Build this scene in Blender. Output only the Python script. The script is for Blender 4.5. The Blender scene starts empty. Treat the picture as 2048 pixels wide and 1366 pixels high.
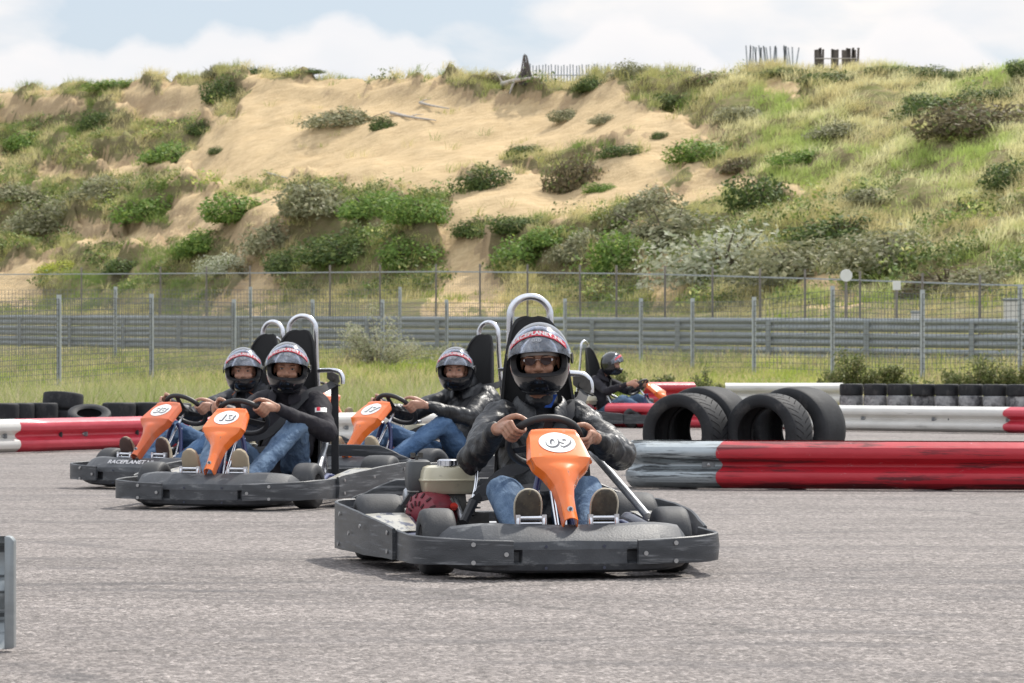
import bpy, bmesh, math, random
import numpy as np
from mathutils import Vector, Matrix, noise as mnoise
R = math.radians
rng = np.random.default_rng(7)
random.seed(7)
scene = bpy.context.scene
COL = scene.collection

# ------------------------------------------------------------------ camera, world, sun, exposure
CAMZ, FPX = 0.84, 7000.0          # eye height, focal length in photo pixels (2048 wide)
cam_d = bpy.data.cameras.new('camera'); cam = bpy.data.objects.new('camera', cam_d); COL.objects.link(cam)
cam.location = (0, 0, CAMZ); cam.rotation_euler = (R(90), 0, 0)
cam_d.sensor_width = 36; cam_d.lens = FPX / 2048 * 36; cam_d.shift_y = 42 / 2048
cam_d.clip_start = 0.5; cam_d.clip_end = 5000
cam_d.dof.use_dof = True; cam_d.dof.focus_distance = 14.3; cam_d.dof.aperture_fstop = 16
scene.camera = cam

SUN = Vector((0.36, 0.52, 0.76)).normalized()
sun_el = math.asin(SUN.z); sun_az = math.atan2(SUN.x, SUN.y)
sd = bpy.data.lights.new('sun', 'SUN'); sd.energy = 3.2; sd.angle = R(2.5); sd.color = (1, .95, .87)
so = bpy.data.objects.new('sun', sd); COL.objects.link(so); so.location = (20, 30, 40)
so.rotation_euler = SUN.to_track_quat('Z', 'Y').to_euler()

w = bpy.data.worlds.new('World'); scene.world = w; w.use_nodes = True
nt = w.node_tree; nt.nodes.clear()
def N(nt, t, **k):
    n = nt.nodes.new(t)
    for a, b in k.items():
        if a.startswith('i_'): n.inputs[a[2:].replace('_', ' ')].default_value = b
        else: setattr(n, a, b)
    return n
def L(nt, a, b): nt.links.new(a, b)
def ramp(nt, fac, stops, interp='LINEAR'):
    n = nt.nodes.new('ShaderNodeValToRGB'); n.color_ramp.interpolation = interp
    e = n.color_ramp.elements
    while len(e) < len(stops): e.new(0.5)
    for i, (p, c) in enumerate(stops):
        e[i].position = p; e[i].color = (*c, 1) if not isinstance(c, (int, float)) else (c, c, c, 1)
    L(nt, fac, n.inputs['Fac']); return n.outputs['Color']
def mix(nt, fac, a, b, mode='MIX'):
    n = nt.nodes.new('ShaderNodeMix'); n.data_type = 'RGBA'; n.blend_type = mode
    for s, v in ((0, fac), (6, a), (7, b)):
        if isinstance(v, (int, float)): n.inputs[s].default_value = v if s == 0 else (v, v, v, 1)
        elif isinstance(v, tuple): n.inputs[s].default_value = (*v[:3], 1)
        else: L(nt, v, n.inputs[s])
    return n.outputs[2]
def math_n(nt, op, a, b=None):
    n = nt.nodes.new('ShaderNodeMath'); n.operation = op
    for i, v in enumerate((a, b)):
        if v is None: continue
        if isinstance(v, (int, float)): n.inputs[i].default_value = v
        else: L(nt, v, n.inputs[i])
    return n.outputs[0]
def noise_n(nt, vec, scale, detail=4, rough=.55, dist=0.0):
    n = nt.nodes.new('ShaderNodeTexNoise'); n.inputs['Scale'].default_value = scale
    n.inputs['Detail'].default_value = detail; n.inputs['Roughness'].default_value = rough
    n.inputs['Distortion'].default_value = dist
    if vec is not None: L(nt, vec, n.inputs['Vector'])
    return n.outputs['Fac']
def mapping(nt, vec, scale=(1, 1, 1), loc=(0, 0, 0), rot=(0, 0, 0)):
    n = nt.nodes.new('ShaderNodeMapping'); n.inputs['Scale'].default_value = scale
    n.inputs['Location'].default_value = loc; n.inputs['Rotation'].default_value = rot
    L(nt, vec, n.inputs['Vector']); return n.outputs['Vector']

sky = N(nt, 'ShaderNodeTexSky', sky_type='NISHITA', sun_disc=False, sun_elevation=sun_el, sun_rotation=sun_az)
sky.air_density = 1.0; sky.dust_density = 1.5
tc = N(nt, 'ShaderNodeTexCoord')
# broken cumulus: noise over the view direction, stretched sideways near the horizon
v1 = mapping(nt, tc.outputs['Generated'], (1, 1, 2.6), (5.5, .9, 1.1))
n1 = noise_n(nt, v1, 15, 7, .5, .3)
v2 = mapping(nt, tc.outputs['Generated'], (1, 1, 2.2), (3.1, .4, 0))
n2 = noise_n(nt, v2, 5.5, 5, .55, .2)
cover = math_n(nt, 'ADD', math_n(nt, 'MULTIPLY', n1, .65), math_n(nt, 'MULTIPLY', n2, .35))
cmask = ramp(nt, cover, [(.43, 0.0), (.50, .6), (.56, 1.0)])
cshade = ramp(nt, noise_n(nt, v1, 11, 5, .5), [(.35, (5.2, 5.5, 5.9)), (.6, (6.7, 6.45, 6.3))])
skyb = mix(nt, .75, sky.outputs['Color'], (3.9, 4.45, 5.2))
skyc = mix(nt, cmask, skyb, cshade)
sx = N(nt, 'ShaderNodeSeparateXYZ'); L(nt, tc.outputs['Generated'], sx.inputs[0])
# a bank of low cumulus standing on the horizon, domed tops
naz = noise_n(nt, mapping(nt, tc.outputs['Generated'], (1, 0, 0), (2.1, 0, 0)), 13, 3, .55); nfz = noise_n(nt, mapping(nt, tc.outputs['Generated'], (1, 1, 1.3)), 70, 5, .6)
cum = math_n(nt, 'SUBTRACT', math_n(nt, 'ADD', math_n(nt, 'MULTIPLY', naz, .085), .0525), math_n(nt, 'ADD', sx.outputs['Z'], math_n(nt, 'MULTIPLY', nfz, .007)))
edge = ramp(nt, cum, [(.0, 0.0), (.0045, 1.0)]); body = ramp(nt, cum, [(.0, (6.9, 6.6, 6.5)), (.012, (6.3, 6.2, 6.25)), (.03, (5.3, 5.5, 5.9))])
skyc = mix(nt, math_n(nt, 'MULTIPLY', edge, .8), skyc, body)
skyc = mix(nt, 1, skyc, ramp(nt, sx.outputs['Z'], [(.12, 1.0), (.6, 1.55)]), 'MULTIPLY')   # sky brightened above the view, added for more ambient light
bg = N(nt, 'ShaderNodeBackground', i_Strength=.115); L(nt, skyc, bg.inputs['Color'])
wo = N(nt, 'ShaderNodeOutputWorld'); L(nt, bg.outputs[0], wo.inputs['Surface'])

scene.view_settings.view_transform = 'Standard'; scene.view_settings.look = 'None'
scene.view_settings.exposure = 0.42; scene.view_settings.gamma = 1.0; scene.view_settings.use_curve_mapping = False
scene.render.engine = 'CYCLES'
scene.cycles.max_bounces = 6; scene.cycles.transparent_max_bounces = 12
scene.cycles.caustics_reflective = False; scene.cycles.caustics_refractive = False
scene.cycles.use_denoising = True

def at(px, py, D):                # photo pixel + distance -> point
    return Vector(((px - 1024) * D / FPX, D, CAMZ + (725 - py) * D / FPX))
def gx(px, D): return (px - 1024) * D / FPX
# ------------------------------------------------------------------ mesh helpers
def V(*a): return Vector(a)
class MB:
    """collects verts/faces; build() links ONE mesh object"""
    def __init__(s): s.v = []; s.f = []; s.m = []
    def add(s, vs, fs, mi=0):
        o = len(s.v); s.v += [tuple(p) for p in vs]; s.f += [tuple(i + o for i in f) for f in fs]; s.m += [mi] * len(fs); return s
    def box(s, c, d, rot=None, mi=0, taper=1.0):
        hx, hy, hz = d[0] / 2, d[1] / 2, d[2] / 2; vs = []
        for z in (-hz, hz):
            t = taper if z > 0 else 1
            for x, y in ((-hx, -hy), (hx, -hy), (hx, hy), (-hx, hy)):
                p = V(x * t, y * t, z)
                if rot is not None: p = rot @ p
                vs.append(p + V(*c))
        return s.add(vs, [(3, 2, 1, 0), (4, 5, 6, 7), (0, 1, 5, 4), (1, 2, 6, 5), (2, 3, 7, 6), (3, 0, 4, 7)], mi)
    def tube(s, pts, r, seg=10, smooth=0, caps=True, mi=0, closed=False):
        pts = [V(*p) for p in pts]
        rr = r if isinstance(r, (list, tuple)) else [r] * len(pts)
        if smooth: pts, rr = catmull(pts, rr, smooth, closed)
        n = len(pts); T = []
        for i in range(n):
            a = pts[(i - 1) % n] if closed or i else pts[0]; b = pts[(i + 1) % n] if closed or i < n - 1 else pts[-1]
            T.append((b - a).normalized())
        u = T[0].orthogonal().normalized(); vs = []
        for i in range(n):
            u = (u - T[i] * u.dot(T[i])).normalized(); w_ = T[i].cross(u)
            for k in range(seg):
                a = 2 * math.pi * k / seg; vs.append(pts[i] + (u * math.cos(a) + w_ * math.sin(a)) * rr[i])
        fs = []
        for i in range(n if closed else n - 1):
            j = (i + 1) % n
            for k in range(seg):
                l = (k + 1) % seg; fs.append((i * seg + k, i * seg + l, j * seg + l, j * seg + k))
        if caps and not closed:
            fs.append(tuple(range(seg))[::-1]); fs.append(tuple((n - 1) * seg + k for k in range(seg)))
        return s.add(vs, fs, mi)
    def limb(s, pts, rads, ref=(0, -1, 0), seg=18, sm=4, capf=.8):
        """closed tapered limb, elliptical section (a across ref, b along ref), rounded ends"""
        P = [V(*p) for p in pts]; A = [q if isinstance(q, tuple) else (q, q) for q in rads]
        if sm:
            P2, a2 = catmull(P, [q[0] for q in A], sm); _, b2 = catmull(P, [q[1] for q in A], sm)
            P, A = P2, list(zip(a2, b2))
        n = len(P); ref = V(*ref); rings = []
        def frame(i):
            t = (P[min(i + 1, n - 1)] - P[max(i - 1, 0)]).normalized()
            x = ref.cross(t)
            if x.length < .05: x = V(1, 0, 0) - t * t.x
            x.normalize(); return t, x, t.cross(x)
        def ring(c, x, y, a, b): return [c + x * a * math.cos(2 * math.pi * k / seg) + y * b * math.sin(2 * math.pi * k / seg) for k in range(seg)]
        t, x, y = frame(0); m0 = min(A[0]) * capf
        for q in (80, 60, 40, 20): rings.append(ring(P[0] - t * m0 * math.sin(R(q)), x, y, A[0][0] * math.cos(R(q)), A[0][1] * math.cos(R(q))))
        for i in range(n):
            t, x, y = frame(i); rings.append(ring(P[i], x, y, *A[i]))
        m1 = min(A[-1]) * capf
        for q in (20, 40, 60, 80): rings.append(ring(P[-1] + t * m1 * math.sin(R(q)), x, y, A[-1][0] * math.cos(R(q)), A[-1][1] * math.cos(R(q))))
        vs = [p for r_ in rings for p in r_]; fs = []
        for i in range(len(rings) - 1):
            for k in range(seg):
                l = (k + 1) % seg; fs.append((i * seg + k, i * seg + l, (i + 1) * seg + l, (i + 1) * seg + k))
        fs.append(tuple(range(seg))[::-1]); fs.append(tuple((len(rings) - 1) * seg + k for k in range(seg)))
        return s.add(vs, fs)
    def ell(s, c, r, rot=None, n=16):
        vs = []; fs = []
        for i in range(n + 1):
            e = math.pi * (i / n - .5) * .995
            for k in range(2 * n):
                a = math.pi * k / n; p = V(r[0] * math.cos(e) * math.cos(a), r[1] * math.cos(e) * math.sin(a), r[2] * math.sin(e))
                if rot is not None: p = rot @ p
                vs.append(p + V(*c))
        m = 2 * n
        for i in range(n):
            for k in range(m): fs.append((i * m + k, i * m + (k + 1) % m, (i + 1) * m + (k + 1) % m, (i + 1) * m + k))
        fs.append(tuple(range(m))[::-1]); fs.append(tuple(n * m + k for k in range(m)))
        return s.add(vs, fs)
    def lathe(s, prof, seg=32, M=None, mi=0, closed=True):
        """prof [(r, h)] turned about local Z; M places it"""
        M = M or Matrix.Identity(4); n = len(prof); vs = []; fs = []
        for r_, h in prof:
            for k in range(seg):
                a = 2 * math.pi * k / seg; vs.append(M @ V(r_ * math.cos(a), r_ * math.sin(a), h))
        for i in range(n if closed else n - 1):
            j = (i + 1) % n
            for k in range(seg):
                l = (k + 1) % seg; fs.append((i * seg + k, i * seg + l, j * seg + l, j * seg + k))
        return s.add(vs, fs, mi)
    def disc(s, c, r, nrm, h=.003, seg=20, mi=0, ry=None):
        q = V(*nrm).to_track_quat('Z', 'Y').to_matrix().to_4x4(); M = Matrix.Translation(V(*c)) @ q; vs = []
        for z in (0, h):
            for k in range(seg):
                a = 2 * math.pi * k / seg; vs.append(M @ V(r * math.cos(a), (ry or r) * math.sin(a), z))
        fs = [tuple(range(seg))[::-1], tuple(range(seg, 2 * seg))] + [(k, (k + 1) % seg, seg + (k + 1) % seg, seg + k) for k in range(seg)]
        return s.add(vs, fs, mi)
    def grid(s, fn, nu, nv, wrap=False, mi=0, keep=None):
        vs = [fn(i / nu, j / nv) for j in range(nv + 1) for i in range(nu + (0 if wrap else 1))]; W = nu if wrap else nu + 1; fs = []
        for j in range(nv):
            for i in range(nu):
                if keep and not keep((i + .5) / nu, (j + .5) / nv): continue
                k = (i + 1) % W; fs.append((j * W + i, j * W + k, (j + 1) * W + k, (j + 1) * W + i))
        return s.add(vs, fs, mi)
    def strip(s, secs, closed=False, caps=True, mi=0):
        """secs: list of rings with equal count; loft"""
        m = len(secs[0]); vs = [p for q in secs for p in q]; n = len(secs); fs = []
        for i in range(n if closed else n - 1):
            j = (i + 1) % n
            for k in range(m): l = (k + 1) % m; fs.append((i * m + k, i * m + l, j * m + l, j * m + k))
        if caps and not closed: fs.append(tuple(range(m))[::-1]); fs.append(tuple((n - 1) * m + k for k in range(m)))
        return s.add(vs, fs, mi)
    def mesh(s, name='m'):
        me = bpy.data.meshes.new(name); me.from_pydata(s.v, [], s.f)
        me.polygons.foreach_set('material_index', s.m); me.update()
        b = bmesh.new(); b.from_mesh(me); bmesh.ops.recalc_face_normals(b, faces=b.faces); b.to_mesh(me); b.free(); return me
    def build(s, name, mats, parent=None, smooth=35, bevel=0, bseg=2, solid=0, subsurf=0):
        me = s.mesh(name); return link(name, me, mats, parent, smooth, bevel, bseg, solid, subsurf)
def link(name, me, mats, parent=None, smooth=35, bevel=0, bseg=2, solid=0, subsurf=0):
    if not isinstance(mats, (list, tuple)): mats = [mats]
    for m in mats: me.materials.append(m)
    o = bpy.data.objects.new(name, me); COL.objects.link(o)
    if solid: q = o.modifiers.new('s', 'SOLIDIFY'); q.thickness = solid; q.offset = 0
    if bevel: q = o.modifiers.new('b', 'BEVEL'); q.width = bevel; q.segments = bseg; q.limit_method = 'ANGLE'; q.angle_limit = R(30)
    if subsurf: q = o.modifiers.new('u', 'SUBSURF'); q.levels = q.render_levels = subsurf
    if solid or bevel or subsurf: apply_mods(o)
    if smooth:
        o.data.shade_smooth()
        try: o.data.set_sharp_from_angle(angle=R(smooth))
        except Exception: pass
    if parent: o.parent = parent
    return o
def apply_mods(o):
    bpy.context.view_layer.update()
    dg = bpy.context.evaluated_depsgraph_get(); me = bpy.data.meshes.new_from_object(o.evaluated_get(dg))
    old = o.data; o.modifiers.clear(); o.data = me; bpy.data.meshes.remove(old)
def catmull(P, Rr, n, closed=False):
    m = len(P); out = []; ro = []
    for i in range(m if closed else m - 1):
        p0 = P[(i - 1) % m] if closed or i else P[0]; p1 = P[i]; p2 = P[(i + 1) % m]
        p3 = P[(i + 2) % m] if closed or i < m - 2 else P[-1]
        for k in range(n):
            t = k / n
            out.append(.5 * ((2 * p1) + (p2 - p0) * t + (2 * p0 - 5 * p1 + 4 * p2 - p3) * t * t + (3 * p1 - p0 - 3 * p2 + p3) * t ** 3))
            ro.append(Rr[i] * (1 - t) + Rr[(i + 1) % m] * t)
    if not closed: out.append(P[-1]); ro.append(Rr[-1])
    return out, ro
def tag(o, label=None, cat=None, group=None, kind=None):
    for k, v in (('label', label), ('category', cat), ('group', group), ('kind', kind)):
        if v: o[k] = v
    return o
def empty(name, loc=(0, 0, 0), rz=0):
    o = bpy.data.objects.new(name, None); COL.objects.link(o); o.location = loc; o.rotation_euler = (0, 0, rz); o.empty_display_size = .2; return o
KIDS = {}
def copy_tree(o, parent=None):
    c = o.copy(); COL.objects.link(c); c.parent = parent
    for ch in [k for k in bpy.data.objects if k.parent == o]: copy_tree(ch, c)
    return c
def text_mesh(txt, size, bold=0.0, shear=0.0, ext=0.0, res=4):
    cu = bpy.data.curves.new('t', 'FONT'); cu.body = txt; cu.size = size; cu.align_x = 'CENTER'; cu.align_y = 'CENTER'
    cu.offset = bold; cu.shear = shear; cu.extrude = ext; cu.resolution_u = res; cu.fill_mode = 'FRONT' if not ext else 'BOTH'
    o = bpy.data.objects.new('t', cu); COL.objects.link(o); bpy.context.view_layer.update()
    me = bpy.data.meshes.new_from_object(o.evaluated_get(bpy.context.evaluated_depsgraph_get()))
    bpy.data.objects.remove(o); bpy.data.curves.remove(cu); return me
def map_mesh(me, fn, cuts=0):
    b = bmesh.new(); b.from_mesh(me)
    if cuts: bmesh.ops.triangulate(b, faces=b.faces); bmesh.ops.subdivide_edges(b, edges=b.edges, cuts=cuts)
    for v in b.verts: v.co = fn(v.co)
    b.to_mesh(me); b.free(); me.update(); return me

# ------------------------------------------------------------------ materials
def principled(name):
    m = bpy.data.materials.new(name); m.use_nodes = True; nt = m.node_tree
    return m, nt, nt.nodes['Principled BSDF'], nt.nodes['Material Output']
def add_bump(nt, bs, h, strength, dist=.01):
    b = nt.nodes.new('ShaderNodeBump'); b.inputs['Strength'].default_value = strength; b.inputs['Distance'].default_value = dist
    L(nt, h, b.inputs['Height']); L(nt, b.outputs[0], bs.inputs['Normal']); return b
def M(name, c1, c2=None, rough=.6, r2=None, metal=0, ns=6, bump=0, bs_=60, coat=0, stretch=(1, 1, 1), lo=.35, hi=.65, dirt=None, dlo=.6, dhi=.72, dscale=9, dst=(1, 1, 1), spec=.5, bdist=.004):
    m, nt, bs, out = principled(name); t = N(nt, 'ShaderNodeTexCoord').outputs['Object']
    vec = mapping(nt, t, stretch); n = noise_n(nt, vec, ns, 5, .6)
    col = ramp(nt, n, [(lo, c1), (hi, c2 or tuple(x * .82 for x in c1))])
    if dirt:
        dn = noise_n(nt, mapping(nt, t, dst, (3, 1, 2)), dscale, 6, .65)
        dm = ramp(nt, dn, [(dlo, 0.0), (dhi, 1.0)]); col = mix(nt, dm, col, dirt)
        L(nt, mix(nt, dm, rough, .75), bs.inputs['Roughness'])
    else: L(nt, ramp(nt, n, [(lo, rough), (hi, rough if r2 is None else r2)]), bs.inputs['Roughness'])
    L(nt, col, bs.inputs['Base Color']); bs.inputs['Metallic'].default_value = metal; bs.inputs['Coat Weight'].default_value = coat
    bs.inputs['Coat Roughness'].default_value = .08; bs.inputs['Specular IOR Level'].default_value = spec
    if bump: add_bump(nt, bs, noise_n(nt, mapping(nt, t, stretch), bs_, 5, .6), bump, bdist)
    return m
m_bump = M('black_bumper_plastic', (.034, .037, .042), (.062, .066, .073), .45, .6, ns=5, bump=.4, bs_=90, stretch=(1, 1, 5), dirt=(.21, .215, .225), dlo=.53, dhi=.66, dscale=10, dst=(.4, .4, 7))
m_nose = M('black_nose_plastic', (.036, .039, .045), (.064, .068, .076), .5, .66, ns=7, bump=.3, bs_=110, dirt=(.18, .185, .19), dlo=.56, dhi=.7, dscale=9, dst=(1, 1, 3))
m_tyre = M('kart_tyre_rubber', (.032, .033, .036), (.056, .057, .06), .62, .8, ns=9, bump=.3, bs_=140, dirt=(.1, .098, .095), dlo=.58, dhi=.75, dscale=20)
m_rim = M('rim_metal', (.3, .3, .31), None, .4, metal=.9)
m_navy = M('navy_tube_paint', (.02, .03, .12), (.03, .04, .16), .3, .45, coat=.4, dirt=(.16, .16, .17), dlo=.64, dhi=.7, dscale=25)
m_chrome = M('polished_steel', (.78, .79, .82), (.6, .61, .65), .16, .3, metal=1, ns=12)
m_alu = M('dull_aluminium', (.5, .51, .53), (.35, .36, .38), .35, .55, metal=.9, ns=20)
m_orange = M('orange_fairing_plastic', (.90, .20, .032), (.83, .17, .03), .27, .42, ns=6, coat=.3, dirt=(.42, .15, .08), dlo=.60, dhi=.72, dscale=26, dst=(1, 1, .3))
m_orange_old = M('faded_orange_plastic', (.72, .13, .035), (.62, .15, .06), .4, .55, ns=8, coat=.1, dirt=(.42, .2, .13), dlo=.55, dhi=.78, dscale=12, dst=(1, 1, .3))
m_seat = M('black_seat_shell', (.014, .014, .015), (.024, .024, .025), .55, .7, bump=.2, bs_=200, spec=.35)
m_black = M('matt_black', (.018, .018, .02), (.03, .03, .032), .5, .7)
m_belt = M('seat_belt_webbing', (.030, .031, .034), (.046, .046, .05), .7, .8, bump=.2, bs_=500)
m_wheelgrip = M('steering_rim_rubber', (.022, .022, .024), (.035, .035, .036), .42, .6)
m_cream = M('cream_tank_paint', (.62, .57, .42), (.54, .49, .35), .32, .45, ns=10, coat=.3, dirt=(.2, .17, .12), dlo=.62, dhi=.78, dscale=16)
m_cream_st = M('cream_sticker', (.46, .43, .35), (.34, .33, .29), .35, .5, ns=8, coat=.3, dirt=(.07, .08, .12), dlo=.54, dhi=.62, dscale=9, dst=(2.5, .7, 1))
m_redeng = M('dull_red_fan_cover', (.27, .035, .052), (.20, .028, .042), .4, .55, dirt=(.1, .05, .05), dlo=.56, dhi=.75, dscale=16)
m_redsw = M('red_switch', (.7, .05, .03), None, .4)
m_engblk = M('engine_casting', (.12, .115, .105), (.06, .055, .05), .6, .8, bump=.4, bs_=80)
m_airbox = M('grey_airbox', (.09, .095, .1), (.06, .062, .068), .45, .6)
m_podtop = M('navy_pod_plastic', (.05, .055, .1), (.12, .125, .16), .3, .5, ns=5, dirt=(.38, .38, .38), dlo=.52, dhi=.72, dscale=8)
m_white = M('white_plate', (.8, .8, .78), (.74, .74, .72), .35, .5)
m_ink = M('dark_ink', (.045, .05, .08), None, .5)
m_bolt = M('zinc_bolt', (.45, .45, .45), None, .4, metal=.8)
m_helmet = M('black_helmet_lacquer', (.007, .008, .012), (.012, .013, .017), .10, .18, ns=5, coat=1)
m_hin = M('helmet_padding', (.012, .012, .013), None, .95, spec=.1)
m_rubber = M('black_rubber_trim', (.025, .025, .027), None, .45)
m_stick = M('red_helmet_sticker', (.72, .045, .075), (.65, .05, .08), .25, .35, coat=.5)
m_stext = M('white_lettering', (.82, .8, .8), None, .4)
m_logo = M('grey_logo', (.45, .46, .48), None, .35)
m_skin = M('skin', (.56, .32, .23), (.48, .25, .175), .42, .55, ns=22, bump=.12, bs_=160)
m_skin2 = M('tanned_skin', (.46, .25, .165), (.4, .2, .13), .42, .55, ns=22, bump=.12, bs_=160)
for _m in (m_skin, m_skin2):
    _b = _m.node_tree.nodes['Principled BSDF']; _b.inputs['Subsurface Weight'].default_value = .12
    _b.inputs['Subsurface Radius'].default_value = (.012, .005, .003)
m_eye = M('eyeball', (.42, .38, .35), None, .15); m_iris = M('dark_iris', (.03, .02, .015), None, .1)
m_brow = M('eyebrow_hair', (.06, .04, .03), None, .8)
m_cap = M('grey_knit_cap', (.5, .48, .46), (.38, .36, .35), .9, 1, bump=.5, bs_=250)
m_glass = M('dark_sunglass_lens', (.035, .012, .01), None, .25, spec=.3)
m_gold = M('gold_ring', (.8, .55, .2), None, .25, metal=1)
m_blue = M('blue_collar_cloth', (.02, .09, .42), None, .8)
m_piping = M('orange_piping', (.55, .14, .04), None, .7)
def cloth(name, c1, c2, rough, r2, fold, fscale, fine=0.0, coat=0, stretch=(1, 1, 1), spec=.5):
    m, nt, bs, out = principled(name); t = N(nt, 'ShaderNodeTexCoord').outputs['Object']
    wv = mapping(nt, t, stretch); n = noise_n(nt, wv, fscale, 5, .5, 1.2)
    rid = math_n(nt, 'ABSOLUTE', math_n(nt, 'SUBTRACT', n, .5))
    vo = N(nt, 'ShaderNodeTexVoronoi', i_Scale=fscale * 1.4); vo.feature = 'DISTANCE_TO_EDGE'
    L(nt, mapping(nt, t, (1, 1.3, .8), (5, 5, 5)), vo.inputs['Vector'])
    h = math_n(nt, 'ADD', math_n(nt, 'MULTIPLY', rid, -1.6), math_n(nt, 'MULTIPLY', math_n(nt, 'MINIMUM', vo.outputs['Distance'], .28), .9))
    if fine: h = math_n(nt, 'ADD', h, math_n(nt, 'MULTIPLY', noise_n(nt, t, fscale * 6, 4, .6), fine))
    add_bump(nt, bs, h, fold, .03)
    L(nt, ramp(nt, noise_n(nt, t, fscale * .7, 4, .6), [(.35, c1), (.65, c2)]), bs.inputs['Base Color'])
    L(nt, ramp(nt, n, [(.4, rough), (.6, r2)]), bs.inputs['Roughness'])
    bs.inputs['Coat Weight'].default_value = coat; bs.inputs['Specular IOR Level'].default_value = spec
    return m
m_rain = cloth('shiny_black_rain_jacket', (.011, .012, .014), (.019, .020, .024), .42, .56, .5, 7, .10, stretch=(1, 1, .6), spec=.6)
m_cottonj = cloth('black_cotton_jacket', (.022, .020, .025), (.038, .036, .043), .75, .88, .3, 6, .08, spec=.25)
m_navyj = cloth('dark_navy_pilot_jacket', (.020, .021, .028), (.034, .036, .045), .5, .65, .32, 6, .08, spec=.4)
def denim(name, c1, c2):
    m, nt, bs, out = principled(name); t = N(nt, 'ShaderNodeTexCoord').outputs['Object']
    n = noise_n(nt, mapping(nt, t, (1.6, .6, 1)), 12, 5, .6, .6); f = noise_n(nt, t, 220, 3, .7)
    c = mix(nt, .35, ramp(nt, n, [(.34, c1), (.68, c2)]), ramp(nt, f, [(.3, tuple(x * .6 for x in c1)), (.7, c2)]))
    L(nt, c, bs.inputs['Base Color']); bs.inputs['Roughness'].default_value = .85; bs.inputs['Specular IOR Level'].default_value = .2
    add_bump(nt, bs, math_n(nt, 'ADD', n, math_n(nt, 'MULTIPLY', f, .05)), .55, .03); return m
m_jean = denim('blue_denim', (.055, .10, .185), (.19, .275, .39))
m_jean2 = denim('mid_blue_denim', (.045, .10, .21), (.14, .235, .39))
m_suede = M('beige_suede', (.42, .35, .25), (.34, .28, .2), .9, 1, bump=.2, bs_=150)
m_sole = M('brown_shoe_sole', (.085, .07, .05), (.04, .034, .028), .6, .8, ns=25, bump=.6, bs_=60, dirt=(.3, .24, .12), dlo=.6, dhi=.7, dscale=30)
m_soledark = M('dark_brown_sole', (.09, .05, .04), (.06, .035, .03), .7, .8, ns=20)
m_soleedge = M('cream_sole_edge', (.55, .5, .4), None, .7)
# clear visor: see-through, smudged, mirror-like at a slant
m_visor = bpy.data.materials.new('smoky_visor'); m_visor.use_nodes = True; _nt = m_visor.node_tree; _nt.nodes.clear()
_t = N(_nt, 'ShaderNodeTexCoord').outputs['Object']; _tr = N(_nt, 'ShaderNodeBsdfTransparent'); _tr.inputs['Color'].default_value = (.86, .88, .92, 1)
_gl = N(_nt, 'ShaderNodeBsdfGlossy'); _gl.inputs['Color'].default_value = (.95, .96, 1, 1); L(_nt, ramp(_nt, noise_n(_nt, _t, 25, 5, .65), [(.35, .03), (.7, .22)]), _gl.inputs['Roughness'])
_fr = N(_nt, 'ShaderNodeFresnel'); _fr.inputs['IOR'].default_value = 1.62
_sm = ramp(_nt, noise_n(_nt, _t, 17, 6, .7, .5), [(.42, .0), (.72, .17)]); _mx = N(_nt, 'ShaderNodeMixShader'); L(_nt, math_n(_nt, 'ADD', _fr.outputs[0], _sm), _mx.inputs[0])
L(_nt, _tr.outputs[0], _mx.inputs[1]); L(_nt, _gl.outputs[0], _mx.inputs[2]); _o = N(_nt, 'ShaderNodeOutputMaterial'); L(_nt, _mx.outputs[0], _o.inputs['Surface'])
# ------------------------------------------------------------------ go-kart (front is -Y, origin on the ground between the axles)
m_slotd = M('dark_slots', (.07, .015, .02), None, .8)
SX = .11                                                     # the seat sits off centre, engine on the driver's right
WC = V(0, -.33, .52); WU = V(0, -.74, .67).normalized(); WN = V(0, .67, .74).normalized(); WR = .145
def band_mesh(path, th=.012, n=8):
    """path [(x, y, zlo, zhi)] -> upright plastic strip with rounded top and bottom edge"""
    P = [V(p[0], p[1], 0) for p in path]; Q, lo = catmull(P, [p[2] for p in path], n); _, hi = catmull(P, [p[3] for p in path], n)
    mb = MB(); secs = []; m = len(Q)
    for i in range(m):
        t = (Q[min(i + 1, m - 1)] - Q[max(i - 1, 0)]).normalized(); s = V(t.y, -t.x, 0); h = th / 2
        wob = .0025 * mnoise.noise(V(Q[i].x * 6, Q[i].y * 6, 2)); a = lo[i] + wob * 2; b = hi[i] + wob
        c = Q[i]; bul = .006
        secs.append([c + s * (-h) + V(0, 0, a), c - s * h + V(0, 0, b - .004), c + V(0, 0, b), c + s * h + V(0, 0, b - .004),
                     c + s * (h + bul) + V(0, 0, (a + b) / 2), c + s * h + V(0, 0, a)])
    mb.strip(secs); return mb
def ribbon(mb, pts, w, th=.004, wdir=None, n=6):
    P, _ = catmull([V(*p) for p in pts], [0] * len(pts), n); m = len(P); secs = []
    for i in range(m):
        t = (P[min(i + 1, m - 1)] - P[max(i - 1, 0)]).normalized(); d = V(*wdir) if wdir else V(0, -1, 0)
        s = t.cross(d).normalized(); u = s.cross(t).normalized()
        secs.append([P[i] + s * w / 2 + u * th / 2, P[i] - s * w / 2 + u * th / 2, P[i] - s * w / 2 - u * th / 2, P[i] + s * w / 2 - u * th / 2])
    mb.strip(secs); return mb
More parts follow.
